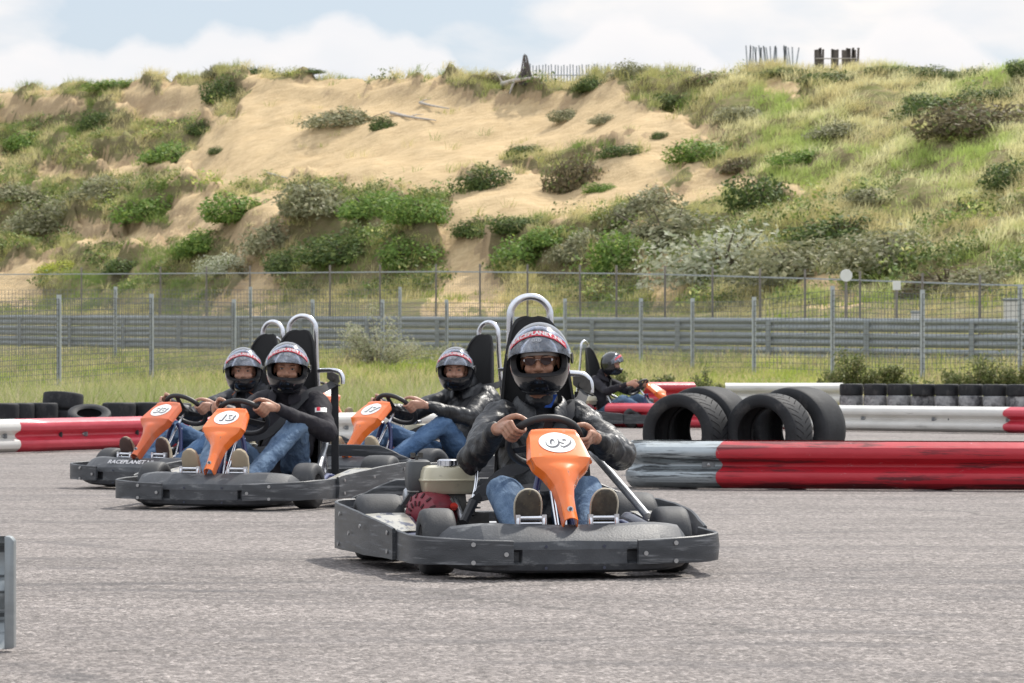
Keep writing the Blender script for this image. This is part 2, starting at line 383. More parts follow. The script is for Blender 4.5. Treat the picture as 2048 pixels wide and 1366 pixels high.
def wheel(kart, x, y, r, wd, turn=0):
    prof = [(r * .52, -wd * .46), (r * .60, -wd * .50), (r * .80, -wd * .50), (r * .93, -wd * .455), (r * .985, -wd * .36), (r, -wd * .2), (r * 1.003, 0),
            (r, wd * .2), (r * .985, wd * .36), (r * .93, wd * .455), (r * .80, wd * .50), (r * .60, wd * .50), (r * .52, wd * .46), (r * .50, 0)]
    Mx = Matrix.Translation((x, y, r)) @ Matrix.Rotation(turn, 4, 'Z') @ Matrix.Rotation(R(90), 4, 'Y')
    t = MB().lathe(prof, 40, Mx).build('tyre', m_tyre, kart, 50)
    rp = [(r * .50, -wd * .44), (r * .47, -wd * .30), (r * .2, -wd * .16), (r * .12, -wd * .2), (.001, -wd * .2), (.001, wd * .2), (r * .12, wd * .2), (r * .2, wd * .16), (r * .47, wd * .3), (r * .50, wd * .44), (r * .52, 0)]
    MB().lathe(rp, 24, Mx).build('rim', m_rim, t, 40)
# fairing surface: v 0 top .. 1 foot ; u -1..1
FV = [0, .05, .2, .40, .45, .51, .60, .72, .86, 1.0]
FY = [-.480, -.505, -.575, -.672, -.682, -.704, -.744, -.790, -.838, -.885]
FZ = [.552, .566, .527, .464, .434, .405, .360, .310, .265, .224]
FW = [.084, .103, .112, .126, .108, .070, .040, .030, .027, .027]
FB = [.000, .004, .006, .008, .018, .030, .028, .022, .018, .014]
def f_int(A, v): return float(np.interp(v, FV, A))
def fair(u, v, off=0.0):
    a0 = abs(u); hw = f_int(FW, v); bl = f_int(FB, v)
    if v < .3: v = v + .075 * a0 ** 3.5 * (1 - v / .3)
    y, z = f_int(FY, v), f_int(FZ, v); e = .02
    d = V(0, f_int(FY, min(1, v + e)) - f_int(FY, max(0, v - e)), f_int(FZ, min(1, v + e)) - f_int(FZ, max(0, v - e))).normalized()
    nrm = V(0, d.z, -d.y)                                    # outwards: front and up
    if nrm.z < 0: nrm = -nrm
    a = abs(u); s = 1 if u > 0 else -1
    if a < .8: x = hw * (a / .8) * .93; dep = bl * (1 - (a / .8) ** 2)
    else: t = (a - .8) / .2; x = hw * (.93 + .10 * min(1, t * 1.6)); dep = -.040 * t ** .8 * (1.15 if v > .4 else 1)
    if v < .05: dep -= .016 * (1 - v / .05)
    rimf = .007 * math.exp(-((v - .075) / .03) ** 2) * (1 if a < .8 else 0)
    return V(s * x, y, z) + nrm * (dep + off + rimf)
def make_kart(number, label, nose_text=None, faded=False, sticker=True, turn=0.0, far=False):
    k = empty('go_kart'); tag(k, label, 'go-kart', 'go-karts racing on the track')
    mo = m_orange_old if faded else m_orange
    # nose
    mb = MB(); secs = []
    def nose_sec(x, rec=0):
        a = abs(x); yf = float(np.interp(a, [0, .16, .33, .42, .47], [-.965, -.962, -.935, -.885, -.82]))
        yb = float(np.interp(a, [0, .2, .3, .47], [-.74, -.74, -.70, -.70])); zt = float(np.interp(a, [0, .16, .27, .36, .44, .47], [.206, .207, .214, .212, .196, .150]))
        zc = float(np.interp(a, [0, .3, .42, .47], [.15, .142, .125, .09])); zb = float(np.interp(a, [0, .3, .42, .47], [.022, .024, .035, .06]))
        c = min(1, (.47 - a) / .05 + .35)
        x *= 1.06
        return [V(x, yb, zb + .01), V(x, yf + .05, zb), V(x, yf + .012, zb + .012 * c), V(x, yf + .002, .060), V(x, yf + .003 + rec, .070), V(x, yf + .003 + rec, .106), V(x, yf + .002, .116) if zc > .116 else V(x, yf + .004, zc - .001),
                V(x, yf + .010, zc), V(x, yf + .045, zc + (zt - zc) * .42), V(x, yf + .10, zt - .008), V(x, yf + .135, zt), V(x, yb, zt - .012)]
    xs = [-.47, -.455, -.43, -.39, -.33, -.275, -.268, -.202, -.195, -.15, -.1, -.05, 0]; nsx = 1.06
    for x in xs + [-q for q in xs[-2::-1]]:
        secs.append(nose_sec(x, .03 if abs(abs(x) - .235) < .035 else 0))
    mb.strip(secs); nose = mb.build('nose_bumper', m_nose, k, 14, bevel=0 if far else .0025)
    if not far:
        hb = MB()
        for x in (-.115, .115):
            for z in (.045, .128): hb.disc((x, -.9625, z), .0062, (0, -1, 0), .002, 10)
        hb.build('bolt_hole', m_ink, nose)
    if nose_text:
        me = text_mesh(nose_text, .052, .0012, .1)
        map_mesh(me, lambda c: V(c.x, -.955 + .045 + (c.y * .55), .178 + c.y * .62) + V(0, -.006, .004)); link('lettering', me, m_stext, nose, 0)
    # bands
    for s in (-1, 1):
        f = band_mesh([(s * .245, -.975, .055, .152), (s * .40, -.948, .058, .158), (s * .53, -.885, .060, .166), (s * .600, -.80, .060, .170), (s * .618, -.66, .058, .172), (s * .618, -.44, .056, .176)], .014, 6)
        r_ = band_mesh([(s * .636, -.47, .056, .182), (s * .655, -.30, .056, .198), (s * .695, .0, .052, .222), (s * .715, .40, .050, .240), (s * .715, .66, .045, .245), (s * .685, .78, .05, .247), (s * .61, .845, .055, .25)], .014, 6)
        if not far:
            for (x, y, z) in ((.275, -.984, .10), (.40, -.960, .138), (.40, -.960, .068)): f.disc((s * x, y, z), .009, (s * .15, -1, 0), .005, 12, mi=1)
            for (x, y, z) in ((.652, -.40, .16), (.652, -.40, .085), (.712, -.05, .17), (.724, .2, .13), (.728, .45, .2), (.728, .5, .07)): r_.disc((s * x, y, z), .009, (s, -.12, 0), .005, 12, mi=1)
        f.build('front_side_bumper', [m_bump, m_bolt], k, 30); r_.build('side_bumper', [m_bump, m_bolt], k, 30)
    mb = MB(); hi = band_mesh([(-.63, .845, .17, .25), (-.56, .87, .19, .275), (-.42, .885, .255, .33), (-.2, .89, .262, .335), (.2, .89, .262, .335), (.42, .885, .255, .33), (.56, .87, .19, .275), (.63, .845, .17, .25)], .014, 6)
    lo = band_mesh([(-.63, .847, .05, .20), (-.5, .887, .055, .205), (-.2, .897, .06, .19), (.2, .897, .06, .19), (.5, .887, .055, .205), (.63, .847, .05, .20)], .014, 6)
    mb.add(hi.v, hi.f); mb.add(lo.v, lo.f)
    for s in (-1, 1): mb.box((s * .47, .885, .225), (.07, .016, .10))
    mb.build('rear_bumper', m_bump, k, 30)
    # pods with sticker
    for s in (-1, 1):
        mb = MB(); secs = []
        for y, xi, xo, zt in ((-.36, .50, .60, .115), (-.33, .49, .61, .150), (-.1, .47, .645, .175), (.15, .45, .67, .20), (.30, .45, .675, .205), (.335, .47, .66, .17)):
            secs.append([V(s * xi, y, .05), V(s * xo, y, .05), V(s * xo, y, zt - .03), V(s * (xo - .02), y, zt - .006), V(s * (xi + .02), y, zt), V(s * xi, y, zt - .02)])
        pod = mb.strip(secs).build('side_pod', m_podtop, k, 35, bevel=.006)
        if sticker:
            q = [(-.28, .505, .59, .160), (-.1, .495, .62, .180), (.15, .485, .645, .204), (.26, .485, .65, .209)]
            mb = MB(); vs = []
            for y, xi, xo, z in q: vs += [V(s * xi, y, z), V(s * (xi + xo) / 2, y, z + .0005), V(s * xo, y, z - .0045)]
            mb.add(vs, [(i * 3 + j, i * 3 + j + 1, i * 3 + j + 4, i * 3 + j + 3) for i in range(3) for j in (0, 1)]); mb.build('pod_sticker', m_cream_st, pod, 0, solid=.003)
    # wheels
    wheel(k, -.475, -.53, .131, .135, turn); wheel(k, .475, -.53, .131, .135, turn)
    wheel(k, -.55, .53, .140, .20); wheel(k, .55, .53, .140, .20)
    MB().tube([(-.5, .53, .14), (.5, .53, .14)], .02, 12).build('rear_axle', m_alu, k)
    # chassis
    mb = MB()
    for s in (-1, 1):
        mb.tube([(s * .17, -.80, .055), (s * .19, -.55, .055), (s * .30, -.2, .055), (s * .32, .3, .06), (s * .30, .62, .10)], .016, 8, 4)
        mb.tube([(s * .19, -.55, .055), (s * .36, -.53, .09), (s * .42, -.53, .12)], .016, 8, 3)
        mb.tube([(s * .32, -.2, .055), (s * .56, -.16, .06)], .012, 8); mb.tube([(s * .32, .25, .055), (s * .58, .26, .06)], .012, 8)
        mb.tube([(s * .17, -.72, .055), (s * .19, -.86, .08), (s * .12, -.9, .12), (0, -.9, .13)], .012, 8, 4)
        mb.tube([(s * .11, -.60, .055), (s * .085, -.50, .20), (s * .045, -.45, .38), (s * .02, -.45, .43)], .015, 8, 4)
        mb.tube([(s * .36, .35, .13), (s * .40, .0, .17), (s * .45, -.28, .10)], .017, 8, 3)
    mb.tube([(-.3, -.3, .055), (.3, -.3, .055)], .014, 8); mb.tube([(-.3, .62, .10), (.3, .62, .10)], .014, 8)
    mb.build('chassis_frame', m_navy, k, 60)
    mb = MB(); mb.box((0, -.42, .036), (.46, .80, .008)); mb.build('floor_tray', m_alu, k, 0)
    mb = MB(); mb.tube([(SX + .24, .40, .46), (SX + .315, .05, .30), (SX + .36, -.15, .205)], .017, 10, 3); mb.build('side_stay', m_alu, k, 60); mb = MB()
    mb.tube([(-.30, .42, .42), (-.26, .1, .18)], .012, 8)
    mb.build('side_stay', m_alu, k, 60)
    mb = MB(); mb.tube([(-.34, -.20, .07), (-.30, -.15, .16), (-.235, -.05, .32), (-.215, .02, .42)], .007, 8, 4)
    mb.build('belt_stalk', m_chrome, k, 60)
    # steering column, tie rods, pedals, wheel
    mb = MB(); mb.tube([(0, -.66, .12), tuple(WC - WN * .01)], .010, 10)
    for s in (-1, 1): mb.tube([(s * .02, -.62, .12), (s * .38, -.50, .12)], .007, 8); mb.tube([(s * .055, -.56, .08), (s * .05, -.44, .40)], .006, 8)
    mb.build('steering_column', m_chrome, k, 60)
    for s in (-1, 1):
        mb = MB(); x = s * .145
        mb.tube([(x - .052, -.80, .232), (x + .052, -.80, .232)], .0095, 10); mb.tube([(x - .052, -.80, .210), (x + .052, -.80, .210)], .007, 10)
        for e in (-1, 1): mb.tube([(x + e * .052, -.80, .235), (x + e * .052, -.81, .20), (x + e * .05, -.76, .06)], .0075, 8, 3); mb.box((x + e * .052, -.80, .225), (.019, .022, .040))
        mb.build('pedal', m_chrome, k, 60)
    mb = MB(); mb.tube([tuple(WC + V(1, 0, 0) * WR * math.cos(a) + WU * WR * math.sin(a)) for a in np.linspace(0, 2 * math.pi, 48, endpoint=False)], .0155, 12, 0, closed=True)
    sw = mb.build('steering_wheel', m_wheelgrip, k, 80)
    mb = MB()
    for a in (90, 205, 335):
        d = V(1, 0, 0) * math.cos(R(a)) + WU * math.sin(R(a)); e = WN.cross(d); p0 = WC - WN * .02 + d * .02; p1 = WC + d * (WR - .006)
        secs = [[p + e * w_ + WN * .002, p - e * w_ + WN * .002, p - e * w_ - WN * .002, p + e * w_ - WN * .002] for p, w_ in ((p0, .030), ((p0 + p1) / 2, .02), (p1, .016))]
        mb.strip(secs)
    mb.disc(tuple(WC - WN * .032), .04, WN, .02, 20); mb.build('wheel_spokes', m_black, sw, 35)
    # fairing
    mb = MB(); mb.grid(lambda u, v: fair(u * 2 - 1, v), 40, 60)
    fr = mb.build('steering_fairing', mo, k, 26, solid=.005)
    # number plate disc, projected onto the panel
    c0 = .238
    def onf(x, t, off):                                      # x metres across, t metres down the slope from the disc centre
        v = c0 + t * 1.8
        hw = f_int(FW, v) * .93; return fair(.8 * x / hw, v, off)
    mb = MB(); rad = .072; vs = [onf(0, 0, .0048)]; n = 40
    for rr in (.5, 1):
        for i in range(n): a = 2 * math.pi * i / n; vs.append(onf(rad * 1.02 * rr * math.cos(a), rad * rr * math.sin(a), .0048))
    fs = [(0, 1 + i, 1 + (i + 1) % n) for i in range(n)] + [(1 + i, 1 + n + i, 1 + n + (i + 1) % n, 1 + (i + 1) % n) for i in range(n)]
    mb.add(vs, fs); mb.build('number_disc', m_white, fr, 0)
    if not far:
        for j, (bold, dx, dy, off, mt) in enumerate(((.0045, .0036, .0050, .0056, m_ink), (.0036, .0, .0, .0062, m_ink), (.0018, -.0002, -.0002, .0068, m_white))):
            me = text_mesh(number, .088, bold, .12); map_mesh(me, lambda c: onf(c.x * 1.12 + dx, -(c.y - .006) * .95 + dy, off), 1)
            link('number', me, mt, fr, 0)
        mb = MB(); p = fair(0, .90, .002); mb.disc(tuple(p), .0125, (0, -.8, .45), .003, 16); mb.build('washer', m_bolt, fr)
        mb = MB(); mb.disc(tuple(p + V(0, -.003, .001)), .006, (0, -.8, .45), .005, 12); mb.build('bolt', m_ink, fr)
    # seat
    ST = [(-.13, .105, .165, .03, 0), (0, .07, .19, .08, 0), (.2, .055, .20, .13, 0), (.37, .10, .20, .16, .35), (.44, .25, .20, .15, .8), (.475, .45, .185, .13, 1), (.49, .65, .158, .12, 1), (.50, .83, .135, .09, 1), (.505, .96, .105, .05, 1), (.507, 1.02, .07, .02, 1), (.508, 1.035, .02, .0, 1)]
    P, hw = catmull([V(0, s[0], s[1]) for s in ST], [s[2] for s in ST], 5); _, wg = catmull([V(0, s[0], s[1]) for s in ST], [s[3] for s in ST], 5); _, dr = catmull([V(0, s[0], s[1]) for s in ST], [s[4] for s in ST], 5)
    m = len(P)
    def seat(u, v):
        i = min(m - 1, round(v * (m - 1))); ph = (u * 2 - 1) * R(90); d = V(0, -dr[i], 1 - dr[i]).normalized()
        return V(SX, 0, 0) + P[i] + V(hw[i] * math.sin(ph), 0, 0) + d * wg[i] * (1 - math.cos(ph))
    mb = MB(); mb.grid(seat, 20, m - 1); mb.build('seat', m_seat, k, 60, solid=.012)
    # roll hoop and side arm with belt reel
    h = .088; pts = [(SX - h - .03, .66, .10), (SX - h - .01, .60, .5), (SX - h, .56, .85), (SX - h, .55, 1.02)]
    pts += [(SX + h * math.cos(a), .55, 1.04 + h * .95 * math.sin(a)) for a in np.linspace(R(165), R(15), 9)] + [(SX + h, .55, 1.02), (SX + h, .56, .85), (SX + h + .01, .60, .5), (SX + h + .03, .66, .10)]
    mb = MB(); mb.tube(pts, .0155, 12, 3); mb.build('roll_hoop', m_chrome, k, 80)
    mb = MB(); mb.tube([(SX + h, .56, .79), (SX + .18, .55, .793), (SX + .235, .545, .785), (SX + .262, .54, .755), (SX + .265, .54, .71)], .014, 10, 4)
    mb.build('belt_arm', m_chrome, k, 80)
    mb = MB(); q = V(SX + .215, .50, .745); mb.strip([[q + V(x, dy, z) for x, z in ((-.036, .035), (.0, .036), (.036, .02), (.044, -.02), (.03, -.035), (.0, -.03), (-.036, 0))] for dy in (-.006, .006)])
    mb.disc(tuple(q + V(0, -.006, -.002)), .014, (0, -1, 0), .012, 14); mb.tube([q + V(-.02, -.01, -.02), q + V(.05, -.01, -.045)], .005, 8)
    mb.build('belt_reel', m_engblk if not far else m_alu, k, 40)
    # engine on the driver's right
    mb = MB(); mb.box((-.315, .30, .20), (.20, .20, .20), taper=.86); mb.box((-.25, .26, .13), (.24, .12, .16))
    for s in range(6): mb.box((-.22, .33, .14 + s * .022), (.13, .13, .006))
    mb.tube([(-.30, .19, .27), (-.27, .17, .22)], .012, 8); mb.tube([(-.20, .19, .27), (-.21, .17, .20)], .012, 8)
    eng = mb.build('engine', m_engblk, k, 35, bevel=.006)
    def rbox(c, sx, sy, z0, z1, rc, ins, flange=None):
        mb = MB(); secs = []
        zs = [(z0, ins), (z0 + (z1 - z0) * .12, ins * .35), (z0 + (z1 - z0) * .42, 0), (z0 + (z1 - z0) * .47, -flange if flange else 0), (z0 + (z1 - z0) * .50, -flange if flange else 0), (z0 + (z1 - z0) * .54, 0), (z0 + (z1 - z0) * .8, ins * .25), (z0 + (z1 - z0) * .94, ins * .7), (z1, ins * 1.8)]
        for z, i_ in zs:
            ring = []
            for (qx, qy, a0) in ((1, 1, 0), (-1, 1, 90), (-1, -1, 180), (1, -1, 270)):
                for a in (0, 22, 45, 68, 90):
                    ring.append(V(c[0] + qx * (sx / 2 - i_ - rc) + rc * math.cos(R(a0 + a)), c[1] + qy * (sy / 2 - i_ - rc) + rc * math.sin(R(a0 + a)), z))
            secs.append(ring)
        return mb.strip(secs)
    rbox((-.295, .26), .235, .17, .290, .408, .03, .018, .006).build('fuel_tank', m_cream, eng, 40)
    mb = MB(); mb.lathe([(.001, 0), (.028, 0), (.037, .004), (.037, .024), (.033, .028), (.001, .028)], 24, Matrix.Translation((-.30, .235, .402)) @ Matrix.Scale(1.15, 4), closed=False)
    for i in range(12): a = i * R(30); mb.box((-.30 + .043 * math.cos(a), .235 + .043 * math.sin(a), .419), (.007, .007, .020), Matrix.Rotation(a, 3, 'Z'))
    mb.build('fuel_cap', m_chrome, eng, 40)
    rbox((-.41, .34), .105, .12, .30, .43, .02, .01).build('air_filter', m_airbox, eng, 40)
    mb = MB(); mb.tube([(-.42, .32, .43), (-.42, .32, .447)], .006, 8); mb.box((-.436, .32, .45), (.02, .006, .02)); mb.box((-.404, .32, .45), (.02, .006, .02)); mb.build('wing_nut', m_engblk, eng, 0)
    ax = V(-.80, -.60, .0).normalized(); Mf = Matrix.Translation((-.385, .205, .205)) @ ax.to_track_quat('Z', 'Y').to_matrix().to_4x4()
    MB().lathe([(.001, -.09), (.080, -.09), (.096, -.06), (.096, .02), (.090, .05), (.063, .070), (.02, .074), (.001, .074)], 36, Mf, closed=False).build('fan_cover', m_redeng, eng, 40)
    mb = MB()
    for i in range(14):
        a = i * 2 * math.pi / 14
        for rr, ln, zz in ((.082, .026, .057), (.048, .022, .0715)):
            Mq = Mf @ Matrix.Rotation(a, 4, 'Z') @ Matrix.Translation((rr, 0, zz)) @ Matrix.Rotation(R(38 if rr > .06 else 12), 4, 'Y'); o = len(mb.v)
            b_ = MB().box((0, 0, 0), (ln, .0075, .008)); mb.add([Mq @ V(*p) for p in b_.v], b_.f)
    mb.build('cooling_slot', m_slotd, eng, 0)
    mb = MB(); mb.lathe([(.001, 0), (.016, 0), (.016, .012), (.001, .012)], 16, Matrix.Translation((-.29, .155, .24)) @ Matrix.Rotation(R(90), 4, 'X'), closed=False); mb.box((-.29, .138, .24), (.03, .01, .009)); mb.build('engine_switch', m_redsw, eng, 0)
    mb = MB(); mb.lathe([(.001, 0), (.03, 0), (.04, .01), (.04, .13), (.03, .14), (.001, .14)], 20, Matrix.Translation((-.46, .42, .27)) @ Matrix.Rotation(R(90), 4, 'Y'), closed=False); mb.build('muffler', m_alu, eng, 40)
    mb = MB(); mb.box((-.47, .27, .26), (.022, .03, .06), Matrix.Rotation(R(35), 3, 'Y')); mb.tube([(-.46, .27, .24), (-.42, .25, .2)], .007, 8); mb.build('starter_handle', m_black, eng, 0)
    return k
# ------------------------------------------------------------------ people
TEX = {}
def tex(kind, scale, **kw):
    t = bpy.data.textures.new('wrinkle', kind); t.noise_scale = scale
    for a, b in kw.items(): setattr(t, a, b)
    return t
def organic(mb, voxel, smooth=2, disp=()):
    """closed overlapping pieces -> one continuous skin"""
    me = mb.mesh('o'); o = bpy.data.objects.new('tmp', me); COL.objects.link(o)
    r = o.modifiers.new('r', 'REMESH'); r.mode = 'VOXEL'; r.voxel_size = voxel; r.use_smooth_shade = True
    if smooth: s = o.modifiers.new('s', 'SMOOTH'); s.factor = .5; s.iterations = smooth
    for kind, sc, st, kw in disp:
        d = o.modifiers.new('d', 'DISPLACE'); d.texture = tex(kind, sc, **kw); d.texture_coords = 'LOCAL'; d.strength = st; d.mid_level = .5
    if disp: s = o.modifiers.new('s2', 'SMOOTH'); s.factor = .4; s.iterations = 1
    apply_mods(o); me = o.data; bpy.data.objects.remove(o); me.shade_smooth(); return me
def bez(a, b, t): return a * (1 - t) + b * t
def helmet_pt(az, el, off=0.0):
    """az from the front (+ to the wearer's left), el up; head-local, face to -Y"""
    ce = math.cos(el); c = ce if el > 0 else max(ce, 0) ** .42
    rx, ry = .129 + off, .150 + off
    z = (.150 + off) * math.sin(el) * (1.0 if el > 0 else 1.03)
    if el < 0:
        k = min(1, -math.sin(el)); rx *= 1 - .13 * k * k; ry *= 1 - .12 * k * k
    x = rx * c * math.sin(az); y = -ry * c * math.cos(az)
    if el < 0 and y < 0: y -= .022 * min(1, -math.sin(el) * 1.6) * math.cos(az) ** 2
    return V(x, y, z)
def make_helmet(person, Hm, lett='RACEPLANET.NL', dirt=False, detail=True):
    tr = lambda p: Hm @ p
    AZ, E0, E1 = R(64), R(-29.5), R(10)
    def inside(az, el):
        u = az / AZ; v = (el - (E0 + E1) / 2) / ((E1 - E0) / 2); return abs(u) ** 3.2 + abs(v) ** 3.2 < 1
    mb = MB(); nu, nv = 112, 76
    fe = lambda v: R(-84) + v * R(173.5)
    def keep(u, v): return not inside(math.pi * 2 * (u - .5), fe(v)) 
    mb.grid(lambda u, v: tr(helmet_pt(2 * math.pi * (u - .5), fe(v))), nu, nv, True, keep=keep)
    hel = mb.build('helmet', m_helmet, person, 60)
    mb = MB(); mb.grid(lambda u, v: tr(helmet_pt(2 * math.pi * (u - .5), fe(v), -.022)), nu, nv, True, keep=keep); mb.build('padding', m_hin, hel, 60)
    # rubber trim round the eye port and the lower edge
    pts = []
    for i in range(72):
        t = 2 * math.pi * i / 72; c, s = math.cos(t), math.sin(t); g = 2 / 3.2
        pts.append((math.copysign(abs(c) ** g, c) * AZ, (E0 + E1) / 2 + math.copysign(abs(s) ** g, s) * (E1 - E0) / 2))
    mb = MB(); secs = []
    for az, el in pts:
        a, b = helmet_pt(az, el, .004), helmet_pt(az, el, -.022)
        k = 1.045; az2, el2 = az * k, (E0 + E1) / 2 + (el - (E0 + E1) / 2) * 1.09
        a2, b2 = helmet_pt(az2, el2, .003), helmet_pt(az2, el2, -.022); secs.append([tr(a), tr(a2), tr(b2), tr(b)])
    mb.strip(secs, True); mb.build('port_trim', m_rubber, hel, 40)
    mb = MB(); mb.tube([tr(helmet_pt(a, R(-80), -.004)) for a in np.linspace(0, 2 * math.pi, 48, endpoint=False)], .008, 8, closed=True); mb.build('edge_trim', m_rubber, hel, 60)
    # raised visor
    def vis(u, v):
        az = (u * 2 - 1) * R(80); lowe = R(9) - R(15) * (abs(az) / R(80)) ** 2.6; hie = R(58) - R(48) * (abs(az) / R(80)) ** 2.2
        el = lowe + (hie - lowe) * v; return tr(helmet_pt(az, el, .007 + .002 * (1 - v)))
    mb = MB(); mb.grid(vis, 48, 16); vz = mb.build('visor', m_visor, hel, 60, solid=.003)
    for s in (-1, 1):
        q = helmet_pt(s * R(86), R(-2), .004); mb = MB(); n = (q - V(0, 0, q.z)).normalized(); mb.disc(tr(q), .024, Hm.to_3x3() @ n, .007, 22); mb.build('visor_pivot', m_rubber, hel, 35)
    # sticker across the forehead
    el0 = lambda az: R(39) - R(24) * (abs(az) / R(62)) ** 2
    def stk(u, v): az = (u * 2 - 1) * R(60); return tr(helmet_pt(az, el0(az) + (v - .5) * R(9.5), .0125))
    mb = MB(); mb.grid(stk, 40, 3); mb.build('sticker', m_stick, hel, 60)
    if detail:
        me = text_mesh(lett, .0235, .0009); map_mesh(me, lambda c: (lambda az: tr(helmet_pt(az, el0(az) + (c.y / .14), .0150)))(c.x / .093), 1); link('lettering', me, m_stext, hel, 0)
    mb = MB(); n = 24
    def lg(x, z): return tr(helmet_pt(x / .12, R(27) + z / .14, .0125))
    vs = [lg(.020 * r_ * math.cos(2 * math.pi * i / n), .009 * r_ * math.sin(2 * math.pi * i / n)) for r_ in (1, .8) for i in range(n)]
    mb.add(vs, [(i, (i + 1) % n, n + (i + 1) % n, n + i) for i in range(n)])
    for dx in (-.009, 0, .009): mb.add([lg(dx - .0028, -.0045), lg(dx + .0028, -.0045), lg(dx + .0015, .005), lg(dx - .0015, .005)], [(0, 1, 2, 3)])
    mb.build('emblem', m_logo, hel, 0)
    # chin vent
    mb = MB(); mb.grid(lambda u, v: tr(helmet_pt((u - .5) * R(38), R(-52) + v * R(7), .003)), 12, 3); mb.build('chin_vent', m_hin, hel, 60, solid=.002)
    return hel
def head_pieces(mb, Hm, sc=1.0):
    def e(c, r): mb.ell(Hm @ (V(*c) * 1), tuple(q * sc for q in r), Hm.to_3x3(), 12)
    e((0, .0, .02), (.074, .092, .105)); e((0, -.038, -.055), (.052, .055, .06)); e((0, -.055, -.085), (.03, .032, .03))
    for s in (-1, 1): e((s * .036, -.066, -.045), (.025, .022, .024)); e((s * .030, -.084, .002), (.028, .012, .009))
    mb.limb([Hm @ V(0, -.088, -.012), Hm @ V(0, -.104, -.040), Hm @ V(0, -.098, -.052)], [.0085, .0125, .011], seg=10, sm=3)
    for s in (-1, 1): e((s * .013, -.094, -.050), (.009, .009, .008))
    e((0, -.083, -.077), (.024, .012, .006)); e((0, -.081, -.087), (.02, .012, .006))
    for s in (-1, 1): e((s * .077, .012, -.02), (.008, .02, .03))
def hand(mb, G, T, Rout, N, elbow, fr=.0085, sp=.0205, flip=1):
    """fingers close round a rim of radius .0155 through G with tangent T; Rout away from the hub, N to the driver"""
    def pt(j, ang, rad): return G + T * ((j - 1.5) * sp * flip) + (Rout * math.cos(R(ang)) - N * math.sin(R(ang))) * rad
    te = (elbow - G).normalized(); W_ = G + (Rout * .45 + te * .85 + N * .25).normalized() * .098
    ln = [.92, 1.0, .96, .84]; kn = []
    for j in range(4):
        k0 = pt(j, -5, .046 * ln[j]); kn.append(k0)
        mb.limb([k0, pt(j, 48, .042 * ln[j]), pt(j, 105, .029), pt(j, 165, .0275), pt(j, 215, .0265)], [fr * 1.12, fr * 1.08, fr, fr * .95, fr * .85], seg=10, sm=2)
        mb.limb([W_ + T * ((j - 1.5) * .011 * flip), bez(W_, k0, .55) + T * ((j - 1.5) * .006 * flip), k0], [.014, .0125, fr * 1.25], seg=10, sm=2)
    b = W_ + T * (-.018 * flip) + N * .008
    t0 = pt(-.6, -60, .042); mb.limb([b, bez(b, t0, .5) + N * .006, t0, pt(-.9, -105, .031) , pt(-.7, -150, .028) + T * (-.012 * flip)], [.015, .0155, .012, .0105, .009], seg=10, sm=2)
    return W_, kn
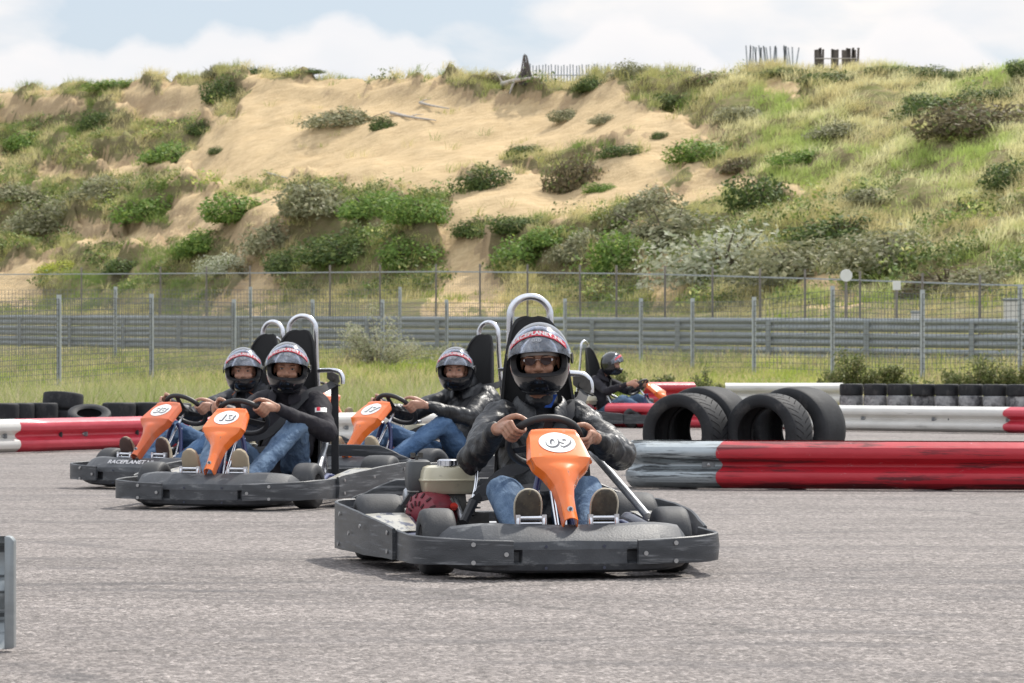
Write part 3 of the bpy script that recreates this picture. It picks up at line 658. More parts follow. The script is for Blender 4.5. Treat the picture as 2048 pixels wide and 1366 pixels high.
def make_person(label, hx=(0, 0, 0), lean=(0, 0), head_yaw=0.0, pitch=0, tl=150, trr=12, jacket=m_rain, puff=1.0, knees=((-.20, -.22, .36), (.22, -.20, .38)), jean=m_jean, shoe=m_suede, sole=m_suede,
                voxel=.005, skin=m_skin, eyes=True, specs=False, elbows=None, letter=True, roll=0, feet_open=.135, pipe=False, crum=1.0):
    lx, ly = lean; hx = tuple(hx) + (0,) * (3 - len(hx))
    P0 = V(SX, .20, .17); hip = [P0 + V(-.085, -.02, -.01), P0 + V(.085, -.02, -.01)]
    C1 = V(SX + lx * .35, .33 + ly * .3, .34); C2 = V(SX + lx * .7, .355 + ly * .7, .53); NK = V(SX + lx, .31 + ly, .68)
    HC = V(SX + lx + hx[0], .225 + ly + hx[1], .85 + hx[2])
    SH = [C2 + V(-.175, -.02, .075), C2 + V(.175, -.02, .075)]
    ang = (tl, trr); G = [WC + V(1, 0, 0) * WR * math.cos(R(a)) + WU * WR * math.sin(R(a)) for a in ang]
    RO = [(g - WC).normalized() for g in G]; TT = [V(1, 0, 0) * -math.sin(R(a)) + WU * math.cos(R(a)) for a in ang]
    if elbows: EL = [V(*e) for e in elbows]
    else:
        EL = []
        for i, s in enumerate((-1, 1)):
            m = (SH[i] + G[i]) / 2; EL.append(m + V(s * .13, .05, -.12))
    Hm = Matrix.Translation(HC) @ Matrix.Rotation(head_yaw, 4, 'Z') @ Matrix.Rotation(R(roll), 4, 'Y') @ Matrix.Rotation(R(pitch), 4, 'X')
    mb = MB(); head_pieces(mb, Hm)
    mb.limb([C2 + V(0, -.01, .06), NK, HC + V(0, .03, -.06)], [.065, .055, .055], seg=14)
    mb.limb([P0, C1, C2, C2 + V(0, -.01, .08)], [(.13, .09), (.115, .085), (.13, .085), (.09, .06)], ref=(0, -1, .2))
    WR_ = []
    for i, s in enumerate((-1, 1)):
        w_, _ = hand(mb, G[i], TT[i], RO[i], WN, EL[i], flip=-s if False else (1 if i == 0 else -1)); WR_.append(w_)
        mb.limb([C2 + V(s * .10, 0, .07), SH[i], bez(SH[i], EL[i], .5), EL[i]], [.045, .045, .042, .038], sm=2, seg=12)
        mb.limb([EL[i], bez(EL[i], w_, .35), w_ + (EL[i] - w_).normalized() * .02, w_], [.036, .036, .026, (.027, .021)], sm=2, seg=12)
    KN = [V(*knees[0]), V(*knees[1])]; AN = [V(-feet_open, -.66, .125), V(feet_open, -.66, .125)]
    for i in (0, 1):
        mb.limb([hip[i], bez(hip[i], KN[i], .5), KN[i]], [.07, .062, .05], sm=2, seg=12); mb.limb([KN[i], bez(KN[i], AN[i], .4), AN[i]], [.048, .045, .034], sm=2, seg=12)
        mb.limb([AN[i] + V(0, .02, -.02), AN[i] + V(0, -.07, .08), AN[i] + V(0, -.09, .15)], [.034, .036, .03], sm=2, seg=12)
    me = organic(mb, voxel, 2); body = link('person', me, skin, None, 0); body.data.shade_smooth()
    tag(body, label, 'person', 'drivers sitting in the go-karts')
    # jacket
    p = puff; mb = MB()
    mb.limb([P0 + V(0, .0, -.02), P0 + V(0, .04, .10), C1 + V(0, 0, .03), C2, C2 + V(0, -.008, .085)], [(.165 * p, .13 * p), (.165 * p, .135 * p), (.168 * p, .135 * p), (.175 * p, .125 * p), (.10, .085)], ref=(0, -1, .2), seg=28)
    mb.limb([C2 + V(0, .0, .06), bez(C2 + V(0, 0, .1), NK, .6), NK + V(0, -.0, .02)], [(.125, .09), (.085, .08), (.078, .078)], seg=20)
    for i, s in enumerate((-1, 1)):
        w_ = WR_[i]; e = EL[i]; d = (w_ - e).normalized(); cuff = w_ - d * .012
        mb.limb([C2 + V(s * .07, -.0, .065), SH[i] + V(-s * .02, 0, -.002), SH[i] + V(s * .02, -.02, -.03), bez(SH[i], e, .5), e], [.07, .078 * p, .078 * p, .070 * p, .064 * p], sm=4, seg=20)
        mb.limb([e, bez(e, w_, .3), bez(e, w_, .62), cuff - d * .02, cuff], [.064 * p, .062 * p, .054 * p, .040 * p, .036], sm=4, seg=20, capf=.3)
    dp = [('CLOUDS', .12, .022 * p, dict(noise_depth=1)), ('VORONOI', .10, .022 * crum, dict(weight_1=-1, weight_2=1)), ('MARBLE', .13, .007, dict(turbulence=6, noise_basis='BLENDER_ORIGINAL'))]
    me = organic(mb, max(voxel * 1.5, .006), 3, dp); jk = link('jacket', me, jacket, body, 0); jk.data.shade_smooth()
    # open collar flaps
    mb = MB()
    for s in (-1, 1):
        a = NK + V(s * .085, .0, .0); secs = []
        for t in np.linspace(0, 1, 7):
            ph = R(100) - t * R(82); r_ = .088 + .012 * t; c = NK + V(s * r_ * math.sin(ph), -r_ * 1.1 * math.cos(ph) + .02, .03 - .06 * t)
            o = V(s * math.sin(ph), -math.cos(ph), 0); secs.append([c, c + o * .022 + V(0, 0, -.012), c + o * .040 + V(0, 0, -.062 - .012 * t), c + o * .034 + V(0, 0, -.060 - .012 * t), c + o * .012 + V(0, 0, -.018)])
        mb.strip(secs)
    mb.build('collar', jacket, jk, 60, subsurf=1)
    mb = MB(); zf = []
    for t in np.linspace(0, 1, 9):
        c = bez(NK + V(0, -.075, -.05), P0 + V(0, -.135, .10), t); zf.append(c)
    if pipe:
        for s in (-1, 1): mb.tube([NK + V(s * .03, -.085, -.01), NK + V(s * .075, -.085, -.055), NK + V(s * .125, -.03, -.06), NK + V(s * .10, .05, -.02)], .0045, 6, 4)
        mb.build('piping', m_piping, jk, 60)
    # jeans
    mb = MB(); mb.limb([P0 + V(-.05, 0, -.01), P0 + V(.05, 0, -.01)], [(.115, .10), (.115, .10)], ref=(0, 0, 1))
    for i, s in enumerate((-1, 1)):
        k_ = KN[i]; a = AN[i]
        mb.limb([hip[i] + V(0, .03, 0), bez(hip[i], k_, .3), bez(hip[i], k_, .7), k_ + V(0, .01, 0)], [.098, .092, .078, .068], sm=4, seg=20)
        mb.limb([k_, bez(k_, a, .3), bez(k_, a, .7), a + V(0, .02, .0)], [.067, .063, .056, (.055, .055)], sm=4, seg=20, capf=.4)
    dp = [('CLOUDS', .08, .012, dict(noise_depth=1)), ('MARBLE', .06, .007, dict(turbulence=6))]
    me = organic(mb, max(voxel * 1.5, .006), 3, dp); jn = link('jeans', me, jean, body, 0); jn.data.shade_smooth()
    # shoes: sole faces the nose, toes up
    for i, s in enumerate((-1, 1)):
        a = AN[i] + V(0, -.055, 0); lean_ = R(16); up = V(s * .06, -math.sin(lean_), math.cos(lean_)).normalized(); fw = V(0, -math.cos(lean_), -math.sin(lean_)); sd_ = V(1, 0, 0)
        def outline(k, t): return {0: .033, .15: .041, .4: .041, .65: .051, .82: .052, .94: .039, 1: .016}[k]
        ts = [0, .15, .4, .65, .82, .94, 1]; base = a + V(0, 0, -.055)
        def ring(off, grow, t, k):
            c = base + up * (.285 * t) + fw * off; w_ = outline(k, t) * grow; return c, w_
        mb = MB(); secs = []
        for k in ts:
            c, w_ = ring(0, 1, k, k); sk = s * .006 * math.sin(k * 3)
            secs.append([c + sd_ * (w_ + sk) , c + fw * .012 + sd_ * (w_ * .97 + sk), c + fw * .016 + sd_ * sk, c + fw * .012 - sd_ * (w_ * .97 - sk), c - sd_ * (w_ - sk), c - fw * .008 - sd_ * (w_ * .9 - sk), c - fw * .008 + sd_ * (w_ * .9 + sk)])
        so_ = mb.strip(secs).build('sole', sole, None, 40, bevel=.003)
        mb = MB(); hts = {0: .02, .15: .055, .4: .075, .65: .06, .82: .045, .94: .03, 1: .01}; secs = []
        for k in ts:
            c, w_ = ring(-.006, .95, k, k); h = hts[k]; sk = s * .006 * math.sin(k * 3)
            secs.append([c + sd_ * (math.cos(q) * w_ + sk) - fw * (max(0, math.sin(q)) * h) for q in np.linspace(0, math.pi, 9)])
        mb.strip(secs); mb.limb([a + V(0, .02, -.03), a + V(0, .035, .03)], [.042, .046], seg=14); shoe_o = mb.build('shoe', shoe, body, 60)
        so_.parent = shoe_o
        if sole is m_sole:
            mb = MB(); pts = []
            for side in (1, -1):
                for k in (ts if side == 1 else ts[::-1]):
                    c, w_ = ring(.006, 1.0, k, k); pts.append(c + sd_ * (side * (w_ + .001) + s * .006 * math.sin(k * 3)))
            mb.tube(pts, .0045, 6, 2, closed=True); mb.build('sole_edge', m_soleedge, shoe_o, 60)
    make_helmet(body, Hm, detail=letter)
    if eyes:
        for s in (-1, 1):
            mb = MB(); mb.ell(Hm @ V(s * .031, -.0795, -.013), (.0125, .010, .0052), Hm.to_3x3(), 8); ey = mb.build('eye', m_eye, body, 60)
            mb = MB(); mb.ell(Hm @ V(s * .031, -.0875, -.013), (.0055, .004, .0055), Hm.to_3x3(), 6); mb.build('iris', m_iris, ey, 60)
            mb = MB(); mb.limb([Hm @ V(s * .014, -.094, .002), Hm @ V(s * .032, -.095, .008), Hm @ V(s * .050, -.082, .003)], [(.002, .004), (.002, .0045), (.002, .003)], seg=8, sm=2); mb.build('eyebrow', m_brow, body, 60)
    if specs:
        mb = MB()
        for s in (-1, 1): mb.strip([[Hm @ (V(s * (.0325 + .0235 * sx_), -.108 + .35 * abs(.0235 * sx_ * .5) + dy, -.016 + .0155 * z_)) for sx_, z_ in ((-1, .5), (-.8, .95), (.8, 1), (1.05, .6), (1, -.3), (.5, -1), (-.3, -1), (-.85, -.4))] for dy in (0, .002)])
        sg = mb.build('sunglasses', m_glass, body, 30)
        mb = MB(); mb.tube([Hm @ V(-.012, -.109, -.009), Hm @ V(0, -.112, -.007), Hm @ V(.012, -.109, -.009)], .0016, 6, 3)
        for s in (-1, 1): mb.tube([Hm @ V(s * .056, -.100, -.009), Hm @ V(s * .066, -.085, -.009), Hm @ V(s * .078, -.02, -.008)], .0016, 6, 3); mb.box(Hm @ V(s * .058, -.101, -.010), (.004, .003, .010))
        mb.build('glasses_frame', m_chrome, sg, 0)
        mb = MB(); mb.grid(lambda u, v: Hm @ (lambda az: V(.080 * math.sin(az), -.098 * math.cos(az), .006 + v * .045 + .004 * math.cos(az * 2)))((u - .5) * math.pi * 1.05), 30, 5); mb.build('knit_cap', m_cap, body, 60, solid=.006)
    if not eyes or not specs:
        pass
    return body, jk, Hm, NK, C2, WR_, EL
# ------------------------------------------------------------------ ground
def asphalt():
    m, nt, bs, out = principled('worn_asphalt'); t = N(nt, 'ShaderNodeTexCoord').outputs['Object']
    agg = N(nt, 'ShaderNodeTexVoronoi', i_Scale=62.0); L(nt, t, agg.inputs['Vector'])
    sp = ramp(nt, agg.outputs['Color'], [(.10, (.075, .065, .060)), (.5, (.190, .168, .156)), (.90, (.43, .385, .36))])
    fine = noise_n(nt, t, 170, 3, .75); c = mix(nt, .4, sp, ramp(nt, fine, [(.34, (.09, .08, .075)), (.66, (.37, .325, .30))]))
    an = noise_n(nt, mapping(nt, t, (1, .4, 1)), 30, 4, .85); c = mix(nt, 1, c, ramp(nt, an, [(.38, .72), (.62, 1.26)]), 'MULTIPLY')
    an = noise_n(nt, mapping(nt, t, (1, .5, 1)), 5, 5, .75); c = mix(nt, 1, c, ramp(nt, an, [(.3, .86), (.7, 1.10)]), 'MULTIPLY')
    pat = noise_n(nt, mapping(nt, t, (.35, 1.2, 1)), 1.1, 5, .6); c = mix(nt, 1, c, ramp(nt, pat, [(.3, .82), (.7, 1.12)]), 'MULTIPLY')
    # rubber laid down along the racing line, thin curved streaks
    dist = N(nt, 'ShaderNodeVectorMath', operation='ADD'); L(nt, mapping(nt, t, (.07, 1, 1), rot=(0, 0, R(-5))), dist.inputs[0])
    nn = N(nt, 'ShaderNodeTexNoise', i_Scale=.22, i_Detail=2.0); L(nt, t, nn.inputs['Vector']); sc = N(nt, 'ShaderNodeVectorMath', operation='SCALE'); sc.inputs['Scale'].default_value = 1.3
    L(nt, nn.outputs['Color'], sc.inputs[0]); L(nt, sc.outputs[0], dist.inputs[1])
    st = noise_n(nt, dist.outputs[0], 4.2, 6, .62); brk = noise_n(nt, mapping(nt, t, (.6, 2, 1)), 3, 4, .6)
    sm = math_n(nt, 'MULTIPLY', ramp(nt, st, [(.50, 0.0), (.62, 1.0)]), ramp(nt, brk, [(.35, .2), (.65, 1.0)]))
    c = mix(nt, math_n(nt, 'MULTIPLY', sm, .48), c, (.085, .08, .083))
    # curved skid marks left in pairs by sliding karts
    sp2 = N(nt, 'ShaderNodeSeparateXYZ'); L(nt, t, sp2.inputs[0])
    for cx, cy, rad, wd, off in ((9.5, 24.5, 14.2, .075, 1.3), (9.5, 24.5, 15.15, .08, 2.9), (-14, 4.0, 13.0, .07, 4.1), (-14, 4.0, 13.9, .07, 5.7), (3.0, 30.0, 17.6, .06, 7.2), (-6.0, 33.0, 20.2, .09, 9.4), (-6.0, 33.0, 21.1, .08, 8.8)):
        dx = math_n(nt, 'SUBTRACT', sp2.outputs['X'], cx); dy = math_n(nt, 'SUBTRACT', sp2.outputs['Y'], cy)
        rr = math_n(nt, 'SQRT', math_n(nt, 'ADD', math_n(nt, 'MULTIPLY', dx, dx), math_n(nt, 'MULTIPLY', dy, dy)))
        d_ = math_n(nt, 'ABSOLUTE', math_n(nt, 'SUBTRACT', rr, rad)); bd = ramp(nt, d_, [(wd * .6, 1.0), (wd * 1.5, 0.0)])
        br = ramp(nt, noise_n(nt, mapping(nt, t, (.5, 1, 1), (off, off, 0)), 1.4, 5, .7), [(.46, 0.0), (.64, .6)]); c = mix(nt, math_n(nt, 'MULTIPLY', bd, br), c, (.07, .066, .068))
    # fine cracks and seams
    vo = N(nt, 'ShaderNodeTexVoronoi', i_Scale=.42); vo.feature = 'DISTANCE_TO_EDGE'
    v2 = N(nt, 'ShaderNodeVectorMath', operation='ADD'); s2 = N(nt, 'ShaderNodeVectorMath', operation='SCALE'); s2.inputs['Scale'].default_value = .35
    n3 = N(nt, 'ShaderNodeTexNoise', i_Scale=2.2, i_Detail=5.0); L(nt, t, n3.inputs['Vector']); L(nt, n3.outputs['Color'], s2.inputs[0]); L(nt, mapping(nt, t, (.5, 1.1, 1), (.3, .1, 0)), v2.inputs[0]); L(nt, s2.outputs[0], v2.inputs[1]); L(nt, v2.outputs[0], vo.inputs['Vector'])
    ck = ramp(nt, vo.outputs['Distance'], [(.0, 1.0), (.008, 0.0)]); c = mix(nt, math_n(nt, 'MULTIPLY', ck, .5), c, (.04, .038, .036))
    L(nt, c, bs.inputs['Base Color']); bs.inputs['Roughness'].default_value = .82; bs.inputs['Specular IOR Level'].default_value = .35
    h = math_n(nt, 'ADD', math_n(nt, 'MULTIPLY', agg.outputs['Distance'], -1.0), math_n(nt, 'MULTIPLY', fine, .7)); add_bump(nt, bs, h, .75, .006)
    return m
gx_ = np.concatenate([np.linspace(-60, -2.9, 12)[:-1], np.arange(-2.9, 2.9, .0085), np.linspace(2.9, 60, 12)]); gy_ = np.concatenate([np.linspace(-60, 8.6, 10)[:-1], np.arange(8.6, 17.5, .026), np.linspace(17.5, 52, 14)])
GX, GY = np.meshgrid(gx_, gy_); fine_ = (np.abs(GX) < 2.85) & (GY > 8.7) & (GY < 17.4); fade = np.clip((17.4 - GY) / 4, 0, 1)
rel = rng.uniform(0, 1, GX.shape) ** 1.6 * -.0042 * fine_ * fade; GZ = rel - .0001
me = bpy.data.meshes.new('track_asphalt'); me.vertices.add(GX.size); me.vertices.foreach_set('co', np.stack([GX, GY, GZ], -1).astype(np.float32).ravel())
i_, j_ = np.meshgrid(np.arange(len(gx_) - 1), np.arange(len(gy_) - 1)); a_ = (j_ * len(gx_) + i_).ravel(); F_ = np.stack([a_, a_ + 1, a_ + len(gx_) + 1, a_ + len(gx_)], 1)
me.loops.add(F_.size); me.polygons.add(len(F_)); me.loops.foreach_set('vertex_index', F_.astype(np.int32).ravel()); me.polygons.foreach_set('loop_start', np.arange(0, F_.size, 4, dtype=np.int32)); me.update(calc_edges=True)
g = link('track_asphalt', me, asphalt(), None, 0); g.data.shade_smooth(); tag(g, kind='structure', label='worn grey asphalt of the kart track with dark rubber streaks')

# ------------------------------------------------------------------ terrain maths
def vnoise(x, y, seed=0):
    xi = np.floor(x).astype(np.int64); yi = np.floor(y).astype(np.int64); fx = x - xi; fy = y - yi
    fx = fx * fx * (3 - 2 * fx); fy = fy * fy * (3 - 2 * fy)
    def h(a, b):
        n = (a * 374761393 + b * 668265263 + seed * 1442695041) & 0xFFFFFFFF; n = ((n ^ (n >> 13)) * 1274126177) & 0xFFFFFFFF
        return ((n ^ (n >> 16)) & 0xFFFFFF) / 0xFFFFFF
    return (h(xi, yi) * (1 - fx) + h(xi + 1, yi) * fx) * (1 - fy) + (h(xi, yi + 1) * (1 - fx) + h(xi + 1, yi + 1) * fx) * fy
def fbm(x, y, o=4, seed=0):
    s = 0; a = .5; t = 0
    for i in range(o): s = s + a * vnoise(x, y, seed + i); t += a; a *= .5; x = x * 2.03 + 7; y = y * 2.03 + 3
    return s / t
def Dg(x): return np.clip(115 - (x + 16.8) * 1.44, 68, 138)
def zg(x): return np.clip(1.35 - (x + 16.8) * .0225, .6, 1.8)
RPX = [-400, 0, 200, 300, 400, 470, 560, 700, 860, 950, 1040, 1120, 1200, 1270, 1330, 1400, 1500, 1600, 1720, 1900, 2048, 2500]
RPY = [190, 178, 172, 160, 158, 146, 147, 152, 154, 152, 158, 168, 150, 132, 148, 150, 137, 133, 135, 142, 142, 130]
TT_ = np.array([0, .12, .22, .30, .40, .55, .75, .88, .93, 1.0])
PR_L = np.array([.0, .16, .27, .31, .49, .60, .72, .86, .95, 1.0])
PR_M = np.array([.0, .20, .42, .47, .52, .64, .80, .89, .965, 1.0])
PR_R = np.array([.0, .14, .26, .34, .45, .60, .80, .92, .96, 1.0])
def smooth(a): a = np.clip(a, 0, 1); return a * a * (3 - 2 * a)
DUNE = 30.0
def tz(x, y):
    x = np.asarray(x, float); y = np.asarray(y, float)
    dg = Dg(x); z0 = zg(x); verge = z0 * smooth((y - 47) / (dg - 47)) - .03 * (y < 47)
    dt = dg + 11; px = 1024 + x * FPX / np.maximum(y, 30)
    pt = 612 + 14 * np.sin(px / 170.0); zt_ = CAMZ + (725 - pt) * dt / FPX
    strip = z0 + (zt_ - z0) * smooth((y - dg - 1.0) / 10)
    t = (y - dt) / DUNE; pr = np.interp(px, RPX, RPY)
    wl = 1 - smooth((px - 330) / 160); wr = smooth((px - 1150) / 380)
    tw = np.clip(t + .05 * (fbm(x * .22 + 9, y * .05, 3, 5) - .5) * smooth(t * 5) * smooth((1 - t) * 5), 0, 1)
    veg0 = 1 - (sand_mask(px, pt + (pr - pt) * (wl * np.interp(tw, TT_, PR_L) + wr * np.interp(tw, TT_, PR_R) + (1 - wl - wr) * np.interp(tw, TT_, PR_M))) if SANDP else 0)
    tw = np.clip(tw - (.027 * (1 - wr * .5)) * veg0 * np.sin(2 * math.pi * (tw * 7 + 2.2 * fbm(x * .12 + 3, y * .03, 3, 19))) * smooth(t * 9) * smooth((1 - t) * 9), 0, 1)
    prof = wl * np.interp(tw, TT_, PR_L) + wr * np.interp(tw, TT_, PR_R) + (1 - wl - wr) * np.interp(tw, TT_, PR_M)
    py = pt + (pr - pt) * prof; hill = CAMZ + (725 - py) * y / FPX
    back = CAMZ + (725 - pr) * (dt + DUNE) / FPX - .22 * np.maximum(0, y - dt - DUNE) - .012 * np.maximum(0, y - dt - DUNE) ** 2 * 0
    z = np.where(y < dg + 1, verge, np.where(t < 0, strip, np.where(t <= 1, hill, back)))
    veg = 1 - sand_mask(px, 725 - (z - CAMZ) * FPX / np.maximum(y, 30)) if SANDP else 1.0
    hum = (fbm(x * .55, y * .4, 4, 2) - .5) * 2.1 + (np.abs(fbm(x * 1.3, y * .9, 3, 12) - .5)) * 1.3 - .16
    on = smooth(t * 8) * smooth((1.06 - t) * 9)
    hum = hum * (1 - .5 * wr)
    z = z + on * (hum * veg + (1 - veg) * ((fbm(x * .3, y * .3, 3, 8) - .5) * 1.1 - .15 + (fbm(x * 1.6, y * 1.1, 3, 28) - .5) * .16)) + (fbm(x * .8, y * .8, 3, 4) - .5) * .16 * smooth((y - 50) / 8)
    return z
SANDP = []
def seg_sd(px, py, poly):
    P = np.array(poly, float); n = len(P); d = np.full(px.shape, 1e9); ins = np.zeros(px.shape, bool)
    for i in range(n):
        a = P[i]; b = P[(i + 1) % n]; e = b - a; wx = px - a[0]; wy = py - a[1]; t = np.clip((wx * e[0] + wy * e[1]) / (e @ e), 0, 1)
        d = np.minimum(d, np.hypot(wx - e[0] * t, wy - e[1] * t))
        c = ((a[1] <= py) & (b[1] > py)) | ((a[1] > py) & (b[1] <= py)); xx = a[0] + (py - a[1]) / (e[1] if e[1] else 1e-9) * e[0]; ins ^= c & (px < xx)
    return np.where(ins, d, -d)
def sand_mask(px, py):
    px = np.asarray(px, float); py = np.asarray(py, float); sd = np.full(px.shape, -1e9)
    for p in SANDP: sd = np.maximum(sd, seg_sd(px, py, p))
    w_ = (fbm(px / 34, py / 15, 5, 31) - .5) * 78
    return smooth((sd + w_ + 14) / 18)
SANDP += [
    [(370, 345), (430, 250), (470, 240), (500, 165), (620, 158), (700, 160), (860, 158), (960, 185), (1040, 200), (1150, 195), (1235, 150), (1260, 200), (1370, 235), (1470, 265), (1390, 290), (1200, 278), (1060, 290), (1010, 320), (940, 330), (890, 395), (760, 372), (600, 352), (440, 372)],
    [(890, 380), (1000, 340), (1100, 350), (1230, 300), (1400, 290), (1330, 370), (1200, 430), (1000, 440), (900, 440)],
    [(880, 430), (960, 440), (960, 480), (1000, 560), (1010, 620), (860, 625), (890, 540)],
    [(505, 400), (560, 470), (545, 520), (570, 610), (430, 620), (490, 560), (490, 470)],
    [(355, 390), (430, 370), (425, 440), (360, 470)], [(230, 178), (420, 172), (430, 235), (300, 235), (250, 215)],
    [(90, 455), (340, 452), (330, 480), (90, 478)], [(-40, 570), (60, 520), (120, 480), (60, 610), (-40, 620)],
    [(1300, 520), (1360, 520), (1380, 590), (1310, 610)], [(0, 190), (160, 200), (160, 225), (0, 225)], [(200, 315), (420, 330), (400, 350), (180, 345)], [(1440, 350), (1600, 380), (1600, 398), (1440, 375)],
    [(330, 425), (430, 400), (540, 385), (560, 405), (490, 480), (340, 475)], [(1270, 440), (1400, 330), (1500, 340), (1480, 365), (1380, 420), (1330, 475)], [(420, 250), (560, 200), (600, 240), (440, 290)], [(0, 330), (180, 338), (180, 352), (0, 350)],
    [(1600, 540), (1680, 560), (1720, 600), (1600, 600)], [(1540, 160), (1600, 165), (1590, 185), (1530, 180)]]
DRY = [[(1500, 170), (2100, 160), (2100, 640), (1750, 560), (1500, 430), (1400, 300)]]
def px_of(x, y, z): return 1024 + x * FPX / y, 725 - (z - CAMZ) * FPX / y
def hit(px, py):
    """ground point seen at a photo pixel (marching outward over the terrain)"""
    y = np.arange(60, 175, .2); x = (px - 1024) * y / FPX; z = tz(x, y); p = 725 - (z - CAMZ) * FPX / y
    ok = np.where(p <= py)[0]; i = ok[0] if len(ok) else int(np.argmin(p)); return V(float(x[i]), float(y[i]), float(z[i]))
# terrain mesh
xs = np.concatenate([np.linspace(-75, -27, 40)[:-1], np.linspace(-27, 27, 300), np.linspace(27, 75, 40)[1:]])
ys = np.concatenate([np.linspace(44, 80, 90)[:-1], np.linspace(80, 172, 400), np.linspace(172, 260, 30)[1:]])
X, Y = np.meshgrid(xs, ys); Z = tz(X, Y); nx, ny = len(xs), len(ys)
me = bpy.data.meshes.new('dune_hill'); me.vertices.add(nx * ny); me.vertices.foreach_set('co', np.stack([X, Y, Z], -1).astype(np.float32).ravel())
ii, jj = np.meshgrid(np.arange(nx - 1), np.arange(ny - 1)); a = (jj * nx + ii).ravel(); quads = np.stack([a, a + 1, a + nx + 1, a + nx], 1)
def set_faces(me, F):
    n, k = F.shape; me.loops.add(n * k); me.polygons.add(n); me.loops.foreach_set('vertex_index', F.astype(np.int32).ravel())
    me.polygons.foreach_set('loop_start', np.arange(0, n * k, k, dtype=np.int32)); me.update(calc_edges=True)
set_faces(me, quads)
PXX, PYY = px_of(X, Y, Z); SM = sand_mask(PXX, PYY) * (Y > Dg(X) + 6); SM = np.where(Y > Dg(X) + 11 + DUNE, 0, SM)
at_ = me.attributes.new('sand', 'FLOAT', 'POINT'); at_.data.foreach_set('value', SM.astype(np.float32).ravel())
def terrain_mat():
    m, nt, bs, out = principled('dune_ground'); t = N(nt, 'ShaderNodeTexCoord').outputs['Object']; at = N(nt, 'ShaderNodeAttribute', attribute_name='sand')
    sand = ramp(nt, noise_n(nt, mapping(nt, t, (.6, .6, 2)), 1.6, 6, .6), [(.3, (.50, .365, .20)), (.7, (.64, .485, .285))])
    rip = noise_n(nt, mapping(nt, t, (.8, 3.0, 3)), 2.2, 6, .62)
    sand = mix(nt, .55, sand, ramp(nt, rip, [(.35, (.44, .315, .175)), (.6, (.64, .49, .295))]))
    gr = ramp(nt, noise_n(nt, t, 1.1, 6, .65), [(.28, (.10, .10, .045)), (.5, (.22, .22, .085)), (.72, (.33, .285, .16))])
    soil = ramp(nt, noise_n(nt, mapping(nt, t, (1, 1, 3)), 2.5, 5, .6), [(.45, 0.0), (.6, 1.0)]); gr = mix(nt, math_n(nt, 'MULTIPLY', soil, .5), gr, (.30, .22, .14))
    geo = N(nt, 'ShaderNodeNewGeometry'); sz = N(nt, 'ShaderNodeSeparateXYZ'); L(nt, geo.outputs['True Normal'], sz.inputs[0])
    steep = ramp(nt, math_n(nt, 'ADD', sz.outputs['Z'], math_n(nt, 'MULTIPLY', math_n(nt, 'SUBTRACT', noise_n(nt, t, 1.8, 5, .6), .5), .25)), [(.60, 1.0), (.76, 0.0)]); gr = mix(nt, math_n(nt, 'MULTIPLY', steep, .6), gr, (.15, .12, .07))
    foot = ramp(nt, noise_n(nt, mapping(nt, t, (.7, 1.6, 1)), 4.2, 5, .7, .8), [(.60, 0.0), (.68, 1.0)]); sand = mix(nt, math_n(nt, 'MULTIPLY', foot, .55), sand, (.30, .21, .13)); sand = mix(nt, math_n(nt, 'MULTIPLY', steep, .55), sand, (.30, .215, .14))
    n = noise_n(nt, t, 3.5, 5, .65); f = math_n(nt, 'ADD', at.outputs['Fac'], math_n(nt, 'MULTIPLY', math_n(nt, 'SUBTRACT', n, .5), .9))
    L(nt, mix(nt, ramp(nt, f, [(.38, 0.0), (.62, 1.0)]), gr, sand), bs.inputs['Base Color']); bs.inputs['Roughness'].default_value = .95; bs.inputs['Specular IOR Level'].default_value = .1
    add_bump(nt, bs, math_n(nt, 'ADD', rip, noise_n(nt, t, 14, 4, .6)), .5, .12); return m
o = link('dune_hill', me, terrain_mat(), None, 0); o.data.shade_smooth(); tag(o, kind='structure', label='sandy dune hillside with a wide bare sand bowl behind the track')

# ------------------------------------------------------------------ grass and leaves (numpy)
def leaf_mat(name, tr=.35, rough=.6):
    m, nt, bs, out = principled(name); at = N(nt, 'ShaderNodeAttribute', attribute_name='tint')
    L(nt, at.outputs['Color'], bs.inputs['Base Color']); bs.inputs['Roughness'].default_value = rough; bs.inputs['Specular IOR Level'].default_value = .25
    tl = N(nt, 'ShaderNodeBsdfTranslucent'); L(nt, at.outputs['Color'], tl.inputs['Color']); mx = N(nt, 'ShaderNodeMixShader'); mx.inputs[0].default_value = tr
    L(nt, bs.outputs[0], mx.inputs[1]); L(nt, tl.outputs[0], mx.inputs[2]); L(nt, mx.outputs[0], out.inputs['Surface']); return m
m_leaf = leaf_mat('leaves', .3); m_grass = leaf_mat('grass_blades', .4)
def blades(base, h, lean, w_, col):
    """base (n,3), heights, lean vectors (n,2), width, colours -> arrays for 2-segment blades"""
    n = len(base); ang = rng.uniform(0, math.pi, n); sx = np.cos(ang) * w_ / 2; sy = np.sin(ang) * w_ / 2
    def P(k, f, wf):
        p = base.copy(); p[:, 0] += lean[:, 0] * k * k * h + sx * wf; p[:, 1] += lean[:, 1] * k * k * h + sy * wf; p[:, 2] += h * k * (1 - .25 * k * np.hypot(lean[:, 0], lean[:, 1])); return p
    v = np.stack([P(0, 0, 1), P(0, 0, -1), P(.55, 0, -.8), P(.55, 0, .8), P(1, 0, 0)], 1).reshape(-1, 3)
    b = np.arange(n)[:, None] * 5; q = b + np.array([[0, 1, 2, 3]]); t3 = b + np.array([[3, 2, 4, 4]])
    return v, q, b + np.array([[3, 2, 4]]), np.repeat(col, 5, 0)
